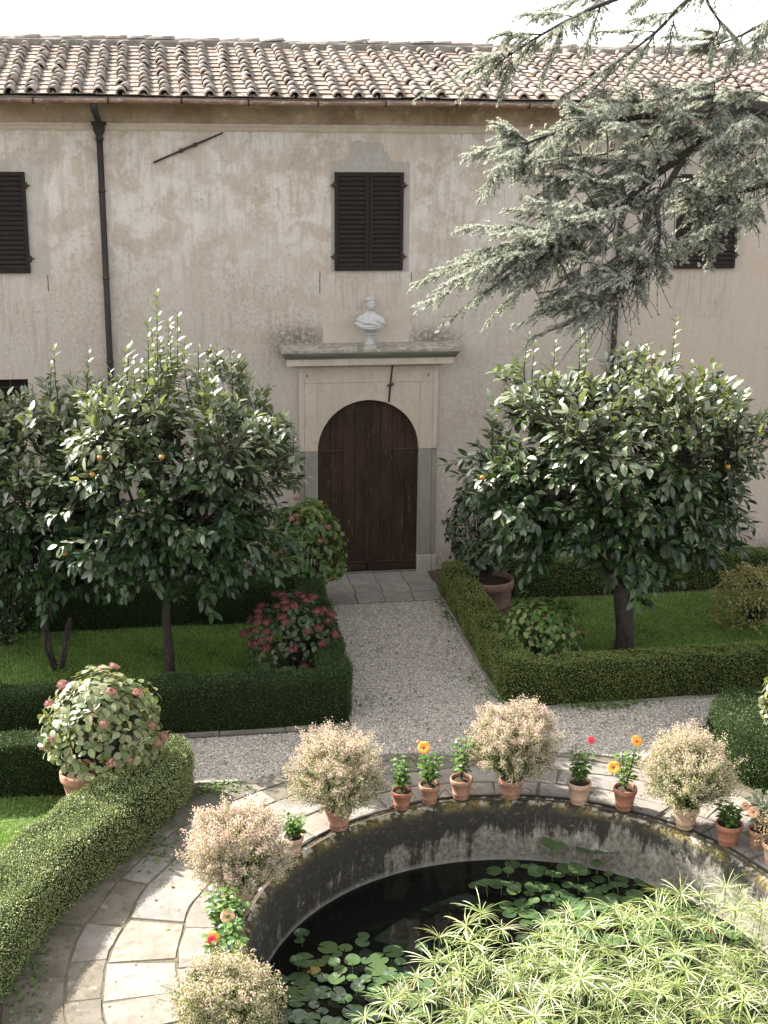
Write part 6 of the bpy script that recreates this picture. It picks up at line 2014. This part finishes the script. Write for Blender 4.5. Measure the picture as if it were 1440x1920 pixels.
def hibiscus(label, loc, potspec, H, W, flowers, seed, stems=5, nleaf=70, leaf=(0.05, 0.085), young=0, group='small hibiscus pots on the pond rim', leafmat='hib_leaf', z_lo=0.25, blossoms=()):
    """potted hibiscus: upright stems, glossy toothed leaves, big open flowers; flowers = (material, x, y, z, size)"""
    r = np.random.default_rng(seed)
    t = thing('potted_hibiscus', label, 'potted plant', loc, group)
    potspec(t)
    b = np.array([0, 0, potspec.h * 0.86])
    st = MB()
    P, D, N, S = [], [], [], []
    nleaf = int(nleaf * 1.6); W = W * 1.3
    for k in range(stems):
        a = 2 * PI * k / stems + r.uniform(-.4, .4)
        hh = H * r.uniform(0.75, 1.0)
        e = b + np.array([math.cos(a) * W * r.uniform(.3, .75), math.sin(a) * W * r.uniform(.3, .75), hh])
        mid = b + np.array([math.cos(a) * W * .35, math.sin(a) * W * .35, hh * .5])
        st.tube(bez(b, mid, e, 6), np.linspace(0.006, 0.003, 6), 5, False)
        m = nleaf // stems
        for j in range(m):
            u = z_lo + (1 - z_lo) * (j + r.uniform(0, .6)) / m
            u = min(u, 1.0)
            q = (1 - u) ** 2 * b + 2 * u * (1 - u) * mid + u * u * e
            th = j * 2.4 + k
            rd = np.array([math.cos(th), math.sin(th), 0])
            P.append(q + rd * r.uniform(0.01, 0.05)); D.append(rd + np.array([0, 0, r.uniform(-0.3, 0.45)])); N.append(np.array([0, 0, 1]) + rd * 0.25 + r.normal(0, .25, 3)); S.append(r.uniform(*leaf) * (1.35 - 0.4 * u))
    st.build('stems', M_['twig'], t, kind='stuff')
    P, D, N, S = map(np.array, (P, D, N, S))
    leaf_objects(t, leafmesh('leaf', LEAF_HIB, leafmat), frames(D, N), P, S)
    for fm, x, y, z, s in flowers:
        f = MB()
        fo = None
        V = []; F = []
        dirv = unit(np.array([[x * 1.2 - 0.15, -0.75, 0.55]]))[0]
        xa = np.cross(dirv, [0, 0, 1.0]); xa /= np.linalg.norm(xa); ya = np.cross(xa, dirv)
        B = np.stack([xa, ya, dirv], 1)
        for k in range(5):
            a = 2 * PI * k / 5
            base = len(V)
            for (rr, w, h) in ((0.06, 0.05, 0.0), (0.5, 0.44, 0.20), (0.85, 0.58, 0.22), (1.02, 0.40, 0.12)):
                for q in (-1, 0, 1):
                    aa = a + 0.12
                    ca, sa = math.cos(aa), math.sin(aa)
                    lx, ly = rr, q * w
                    V.append(B @ np.array([(lx * ca - ly * sa) * s, (lx * sa + ly * ca) * s, (h + 0.05 * abs(q) * (1 if k % 2 else -1)) * s]) + (x, y, z))
            for i in range(3):
                for j in range(2):
                    c = base + i * 3 + j
                    F += [(c, c + 1, c + 4), (c, c + 4, c + 3)]
        fo = link('flower', np_mesh('flower', V, F, True), M_[fm], t)
        e = MB().lathe([(0.0, 0.02 * s), (0.16 * s, 0.05 * s), (0.2 * s, 0.10 * s)], 10)
        vs = [B @ np.array(p) + (x, y, z) for p in e.v]
        q = MB(); q.add(vs, e.f, True)
        q.tube([np.array((x, y, z)) + dirv * 0.05 * s, np.array((x, y, z)) + dirv * 0.75 * s], 0.045 * s, 5)
        q.build('pistil', M_['hib_eye'], fo)
        sm = MB().tube([(0, 0, potspec.h), (x * .6, y * .6, (z + potspec.h) * .5), (x, y, z)], 0.004, 4, False)
        sm.build('flower_stalk', M_['hib_leaf'], t)
    for fm, x, y, z, s in blossoms:     # closed buds
        q = MB().lathe([(0.0, -0.6 * s), (0.22 * s, -0.4 * s), (0.32 * s, 0.0), (0.24 * s, 0.4 * s), (0.0, 0.75 * s)], 8, (x, y, z))
        q.build('flower_bud', M_[fm], t)
        MB().tube([(0, 0, potspec.h), (x * .6, y * .6, (z + potspec.h) * .5), (x, y, z - 0.4 * s)], 0.004, 4, False).build('flower_stalk', M_['hib_leaf'], t)
    return t

G = 0.012
PS = PotSpec
abelia('pink flowered abelia ball on the pond rim left of three small hibiscus pots', (-1.74, -9.40, G), 0.55, 0.70, PS(0.165, 0.27, 'terra'), 61)
abelia('big pink flowered abelia ball in front of the shaded paving, left of the pond', (-3.03, -11.05, G), 0.50, 0.70, PS(0.165, 0.27, 'terra'), 62, squash=0.98, nb=0.38)
abelia('yellowish abelia ball at the bottom edge of the picture, left of the pond', (-3.27, -13.25, G), 0.47, 0.43, PS(0.16, 0.22, 'terra'), 63, mat='abelia_leaf', nb=0.16)
abelia('tall pink tipped abelia ball on the pond rim straight before the walk', (0.52, -8.93, G), 0.53, 0.72, PS(0.16, 0.26, 'terra'), 64, nb=0.30)
abelia('greener abelia ball on the right of the pond rim in a pale pot', (2.44, -9.97, G), 0.53, 0.70, PS(0.16, 0.28, 'terra_pale'), 65, nb=0.20)
abelia('dry beige plant in a ringed pot on the rim at the right edge', (3.16, -10.92, G), 0.24, 0.42, PS(0.155, 0.27, 'terra_pale'), 66, n_stem=110, per=22, mat='dry_leaf', bloom=None, name='potted_dry_plant', cat='potted plant', group=None)
hibiscus('small bright green bush in a terracotta pot between two big pink balls', (-2.34, -9.93, G), PS(0.125, 0.23, 'terra_pale'), 0.33, 0.13, [], 71, 6, 84, (0.05, 0.075))
hibiscus('small dark leaved hibiscus in a red pot, first of three beside the pink ball', (-0.90, -9.03, G), PS(0.13, 0.24, 'terra_red'), 0.52, 0.13, [], 72, 5, 70, (0.05, 0.085), blossoms=[('hib_peach', 0.09, -0.02, 0.80, 0.04)])
hibiscus('potted hibiscus with one open orange flower, middle of three', (-0.53, -8.93, G), PS(0.135, 0.25, 'terra'), 0.50, 0.14, [('hib_orange', -0.10, -0.10, 0.80, 0.075)], 73, 5, 75, (0.05, 0.085), blossoms=[('hib_peach', -0.16, 0.0, 0.84, 0.045), ('hib_peach', 0.12, 0, 0.83, 0.035)])
hibiscus('taller potted hibiscus without open flowers, left of the tall pink ball', (-0.11, -8.87, G), PS(0.145, 0.27, 'terra'), 0.62, 0.13, [], 74, 4, 70, (0.05, 0.085), blossoms=[('hib_peach', 0.05, 0, 0.90, 0.03)])
hibiscus('potted hibiscus with a single red flower on the lit paving', (1.33, -9.20, G), PS(0.15, 0.29, 'terra_pale'), 0.55, 0.13, [('hib_red', 0.11, -0.03, 0.86, 0.045)], 75, 5, 75, (0.05, 0.085))
hibiscus('potted hibiscus with two orange flowers in a ringed red pot', (1.85, -9.43, G), PS(0.15, 0.29, 'terra_red'), 0.60, 0.17, [('hib_orange', -0.20, -0.10, 0.62, 0.075), ('hib_orange', 0.10, -0.02, 0.92, 0.065)], 76, 5, 66, (0.05, 0.09))
hibiscus('dark leaved hibiscus in a ringed red pot, second from the right edge', (2.80, -10.42, G), PS(0.16, 0.27, 'terra_red'), 0.30, 0.14, [('hib_peach', 0.14, -0.08, 0.52, 0.05)], 77, 5, 66, (0.055, 0.09))
hibiscus('pale leaved hibiscus with peach flowers behind the dry plant at the right edge', (3.12, -10.55, G), PS(0.13, 0.24, 'terra'), 0.55, 0.2, [('hib_peach', -0.14, -0.1, 0.52, 0.065)], 78, 6, 80, (0.055, 0.09), leafmat='young_lit_leaf')
hibiscus('bushy hibiscus with a peach flower, upper of two at the left of the pond', (-3.20, -11.85, G), PS(0.14, 0.25, 'terra'), 0.56, 0.21, [('hib_peach', 0.01, -0.20, 0.60, 0.07)], 79, 8, 170, (0.06, 0.095))
hibiscus('bushy hibiscus with an orange and crimson flower, lower of two left of the pond', (-3.22, -12.32, G), PS(0.14, 0.25, 'terra'), 0.42, 0.22, [('hib_orange', -0.13, -0.05, 0.58, 0.065), ('hib_red', -0.14, -0.08, 0.585, 0.04)], 80, 8, 170, (0.06, 0.095), blossoms=[('hib_red', -0.17, -0.14, 0.36, 0.07)])

# ---- watering hose along the rim with drip loops
def hose():
    t = thing('watering_hose', 'black watering hose lying round the pond rim before the pots', 'hose', (0, -12, 0))
    r = np.random.default_rng(81)
    pts = []
    for a in np.linspace(212, -6, 90):
        q = math.radians(a)
        rr = 3.135 + 0.012 * math.sin(a * 0.21) + r.normal(0, 0.004)
        pts.append((rr * math.cos(q), rr * math.sin(q), 0.014))
    MB().tube(pts, 0.011, 7).build('hose', M_['hose'], t)
    for a in (139, 127, 106, 98, 92, 79, 64, 54, 41, 32, 24):
        q = math.radians(a)
        p0 = np.array([3.115 * math.cos(q), 3.115 * math.sin(q), 0.02])
        rad = np.array([math.cos(q), math.sin(q), 0]); tan = np.array([-math.sin(q), math.cos(q), 0]) * r.choice([-1, 1])
        h = r.uniform(0.10, 0.16)
        pl = [p0, p0 + tan * 0.05 + np.array([0, 0, h * .75]), p0 + tan * 0.11 + rad * 0.02 + np.array([0, 0, h]), p0 + tan * 0.17 + rad * 0.05 + np.array([0, 0, h * .55]), p0 + tan * 0.2 + rad * 0.08 + np.array([0, 0, 0.01])]
        P = []
        for i in range(len(pl) - 1):
            for u in np.linspace(0, 1, 5, endpoint=False): P.append(pl[i] * (1 - u) + pl[i + 1] * u)
        P.append(pl[-1]); P = np.array(P)
        P[1:-1] = (P[:-2] + P[1:-1] * 2 + P[2:]) / 4
        MB().tube(P, 0.0035, 5).build('drip_tube', M_['hose'], t)
hose()

# ================================================================== POND PLANTS
def pad_mesh(name, mat, cup=0.06, seed=0, wave=0.03, torn=0.0):
    r = np.random.default_rng(seed)
    n = 22
    V = [(0, 0, 0)]; F = []
    notch = 0.16
    for ring in (0.55, 1.0):
        for k in range(n + 1):
            a = notch + (2 * PI - 2 * notch) * k / n
            rr = ring * (1 - 0.05 * math.cos(2 * a) + (r.uniform(-torn, torn) if ring == 1 else 0))
            z = cup * ring ** 2 + wave * ring * math.sin(3 * a + seed) + 0.02 * math.sin(7 * a) * ring
            V.append((rr * math.cos(a), rr * math.sin(a), z))
    q = n + 1
    for k in range(n):
        F += [(0, 1 + k, 2 + k), (1 + k, 1 + q + k, 2 + q + k), (1 + k, 2 + q + k, 2 + k)]
    me = np_mesh(name, V, F, True)
    me.materials.append(M_[mat])
    return me
def lily_patch(label, items, loc, seed, raised):
    t = thing('water_lily', label, 'water lily', loc)
    r = random.Random(seed)
    flat = [pad_mesh('lily_pad', 'lily', 0.015, s, 0.012) for s in range(3)]
    cupd = [pad_mesh('lily_pad', 'lily', 0.16, s + 5, 0.07) for s in range(3)]
    dead = [pad_mesh('lily_pad', 'lily_dead', 0.05, 9, 0.05, 0.08)]
    stems = MB(); any_stem = False
    for i, (x, y, z, s, kind) in enumerate(items):
        me = r.choice({'f': flat, 'c': cupd, 'd': dead}[kind])
        o = bpy.data.objects.new('lily_pad', me); COL.objects.link(o); o.parent = t
        o.location = (x - loc[0], y - loc[1], z - loc[2])
        tl = 0.03 if kind == 'f' else 0.12
        o.rotation_euler = (r.gauss(0, tl), r.gauss(0, tl), r.uniform(0, 6.28))
        o.scale = (s, s, s)
        if z > -0.77:
            stems.tube([(x - loc[0], y - loc[1], z - loc[2]), (x - loc[0] + r.uniform(-.04, .04), y - loc[1] + r.uniform(-.04, .04), -0.9 - loc[2])], 0.006, 5); any_stem = True
    if any_stem: stems.build('stalks', M_['sedge_stem'], t, kind='stuff')
def scatter_pads(region, n, seed, smin, smax, p_c, p_d=0.01):
    r = random.Random(seed); out = []
    tries = 0
    while len(out) < n and tries < 6000:
        tries += 1
        x, y = region(r)
        if x * x + (y + 12) ** 2 > 2.84 ** 2: continue
        s = r.uniform(smin, smax)
        if any((x - q[0]) ** 2 + (y - q[1]) ** 2 < (0.72 * (s + q[3])) ** 2 for q in out): continue
        u = r.random()
        k = 'd' if u < p_d else ('c' if u < p_d + p_c else 'f')
        z = -0.793 + r.uniform(0, 0.008) if k != 'c' else -0.78 + r.uniform(0.0, 0.16)
        out.append((x, y, z, s, k))
    return out
def regR(r):
    a = r.random()
    if a < 0.85: return r.gauss(1.28, 0.46), r.gauss(-9.95, 0.40)
    return r.gauss(2.2, 0.3), r.gauss(-10.7, 0.25)
def regL(r):
    return r.gauss(-2.0, 0.36), r.gauss(-11.42, 0.34)
lily_patch('wide patch of green lily pads below the far pond wall, some raised on stalks', scatter_pads(regR, 112, 91, 0.06, 0.135, 0.38) + [(0.98, -9.32, -0.50, 0.15, 'c'), (1.42, -9.42, -0.55, 0.16, 'c'), (1.66, -9.52, -0.53, 0.165, 'c'), (2.45, -10.95, -0.78, 0.1, 'd')], (1.15, -9.9, -0.8), 92, 3)
lily_patch('patch of dark lily pads at the left of the pond beside the sedge', scatter_pads(regL, 75, 93, 0.06, 0.13, 0.2, 0.02), (-1.95, -11.1, -0.8), 94, 0)

def sedge():
    """umbrella sedge: a thicket of stems each topped by a whorl of long arching blades"""
    loc = (0.3, -13.2, -0.8)
    t = thing('umbrella_sedge', 'sunlit thicket of umbrella sedge filling the near side of the pond', 'water plant', loc)
    r = np.random.default_rng(101)
    variants = []
    for v in range(6):
        q = np.random.default_rng(200 + v)
        V, F = [], []
        nb = int(q.integers(24, 36))
        for i in range(nb):
            a = 2.399 * i + q.uniform(-.2, .2)
            el = q.uniform(-0.05, 0.75)
            L = q.uniform(0.18, 0.34); w = q.uniform(0.0028, 0.0058)
            d = np.array([math.cos(a) * math.cos(el), math.sin(a) * math.cos(el), math.sin(el)])
            sd = np.array([-math.sin(a), math.cos(a), 0])
            p = np.array([0, 0, 0.0]); b = len(V)
            ns = 5
            tw = q.uniform(-0.4, 0.4)
            for s in range(ns + 1):
                u = s / ns
                ww = w * (0.55 + 1.0 * u * (1.3 - u)) * (1 if u < 0.75 else max(0.04, (1 - u) / 0.25))
                sv = sd * math.cos(tw) + np.array([0, 0, 1]) * math.sin(tw)
                V += [p - sv * ww, p + np.array([0, 0, -ww * 0.45]), p + sv * ww]
                d = d + np.array([0, 0, -0.16]) * (0.5 + u); d /= np.linalg.norm(d)
                p = p + d * L / ns
            for s in range(ns):
                k = b + 3 * s
                F += [(k, k + 1, k + 4), (k, k + 4, k + 3), (k + 1, k + 2, k + 5), (k + 1, k + 5, k + 4)]
        # small flower spikes in the middle
        for i in range(9):
            a = q.uniform(0, 2 * PI); l = q.uniform(0.03, 0.07)
            e = np.array([math.cos(a) * l * .7, math.sin(a) * l * .7, l]); b = len(V)
            V += [np.zeros(3), e * .6 + (0.004, 0.004, 0), e]
            F.append((b, b + 1, b + 2))
        me = np_mesh('umbel', np.array(V), np.array(F))
        me.materials.append(M_['sedge'])
        variants.append(me)
    stem = MB().tube([(0, 0, 0), (0.0, 0, 0.5), (0, 0, 1.0)], [0.006, 0.005, 0.004], 5, False)
    smesh = stem.mesh('stem'); smesh.materials.append(M_['sedge_stem'])
    poly = [(-2.2, -13.75), (-1.9, -13.45), (-1.55, -12.98), (-1.2, -12.55), (-0.86, -12.15), (-0.28, -12.06), (0.44, -11.92), (1.11, -12.0), (1.7, -12.0), (2.15, -11.85), (2.55, -12.0), (2.7, -12.6), (2.3, -13.9), (1.4, -14.6), (-0.5, -14.75), (-1.7, -14.4), (-2.3, -13.95)]
    pts = []
    a = np.array(poly); lo, hi = a.min(0), a.max(0)
    tries = 0
    while len(pts) < 300 and tries < 40000:
        tries += 1
        p = r.uniform(lo, hi)
        if not in_poly(p[None], poly)[0]: continue
        if any((p[0] - b[0]) ** 2 + (p[1] - b[1]) ** 2 < 0.135 ** 2 for b in pts): continue
        pts.append(p)
    c = np.array([0.2, -13.6])
    for i, p in enumerate(pts):
        z = 0.30 + r.normal(0, 0.13) + 0.10 * math.sin(p[0] * 2.1 + 1) * math.sin(p[1] * 1.7)
        if r.uniform() < 0.3: z -= r.uniform(0.1, 0.3)
        out = (p - c); out = out / (np.linalg.norm(out) + 1e-6)
        b = p - out * r.uniform(0.05, 0.22)
        db = np.linalg.norm(b - PC)
        if db > 2.75: b = PC + (b - PC) / db * 2.75
        top = Vector((p[0] - loc[0], p[1] - loc[1], z - loc[2]))
        bot = Vector((b[0] - loc[0], b[1] - loc[1], -0.1))
        d = top - bot
        so_ = bpy.data.objects.new('stem', smesh); COL.objects.link(so_); so_.parent = t
        so_.location = bot; so_.rotation_mode = 'QUATERNION'; so_.rotation_quaternion = d.to_track_quat('Z', 'Y'); so_.scale = (1, 1, d.length)
        o = bpy.data.objects.new('umbel', variants[i % 6]); COL.objects.link(o); o.parent = t
        o.location = top
        o.rotation_mode = 'QUATERNION'
        dd = (d.normalized() + Vector((r.normal(0, .22), r.normal(0, .22), 0))).normalized()
        o.rotation_quaternion = dd.to_track_quat('Z', 'Y') @ Vector((0, 0, 1)).rotation_difference(Vector((0, 0, 1))) 
        o.rotation_quaternion = o.rotation_quaternion @ Matrix.Rotation(r.uniform(0, 6.28), 3, 'Z').to_quaternion()
        s = r.uniform(0.6, 1.3); o.scale = (s, s, s)
sedge()

# fallen leaves on paving and gravel
def litter():
    n = 420
    r = np.random.default_rng(111)
    P = np.c_[r.uniform(-4.6, 3.2, n), r.uniform(-12.8, -2.2, n)]
    rr = np.hypot(P[:, 0], P[:, 1] + 12)
    ok = ((rr > 3.35) & (rr < 4.6)) | ((np.abs(P[:, 0]) < 1.0) & (P[:, 1] > -7.5)) | ((P[:, 1] < -6.8) & (P[:, 1] > -7.6))
    P = P[ok]; n = len(P)
    P3 = np.c_[P, np.full(n, 0.028)]
    R = frames(rdir_r(r, n) * (1, 1, 0.12), np.array([[0, 0, 1.0]]) + r.normal(0, 0.2, (n, 3)))
    V, F = inst(ROUND[0], ROUND[1], R, P3, r.uniform(0.02, 0.055, n))
    link('fallen_leaves', np_mesh('fallen_leaves', V, F), M_['litter'], kind='stuff')
litter()
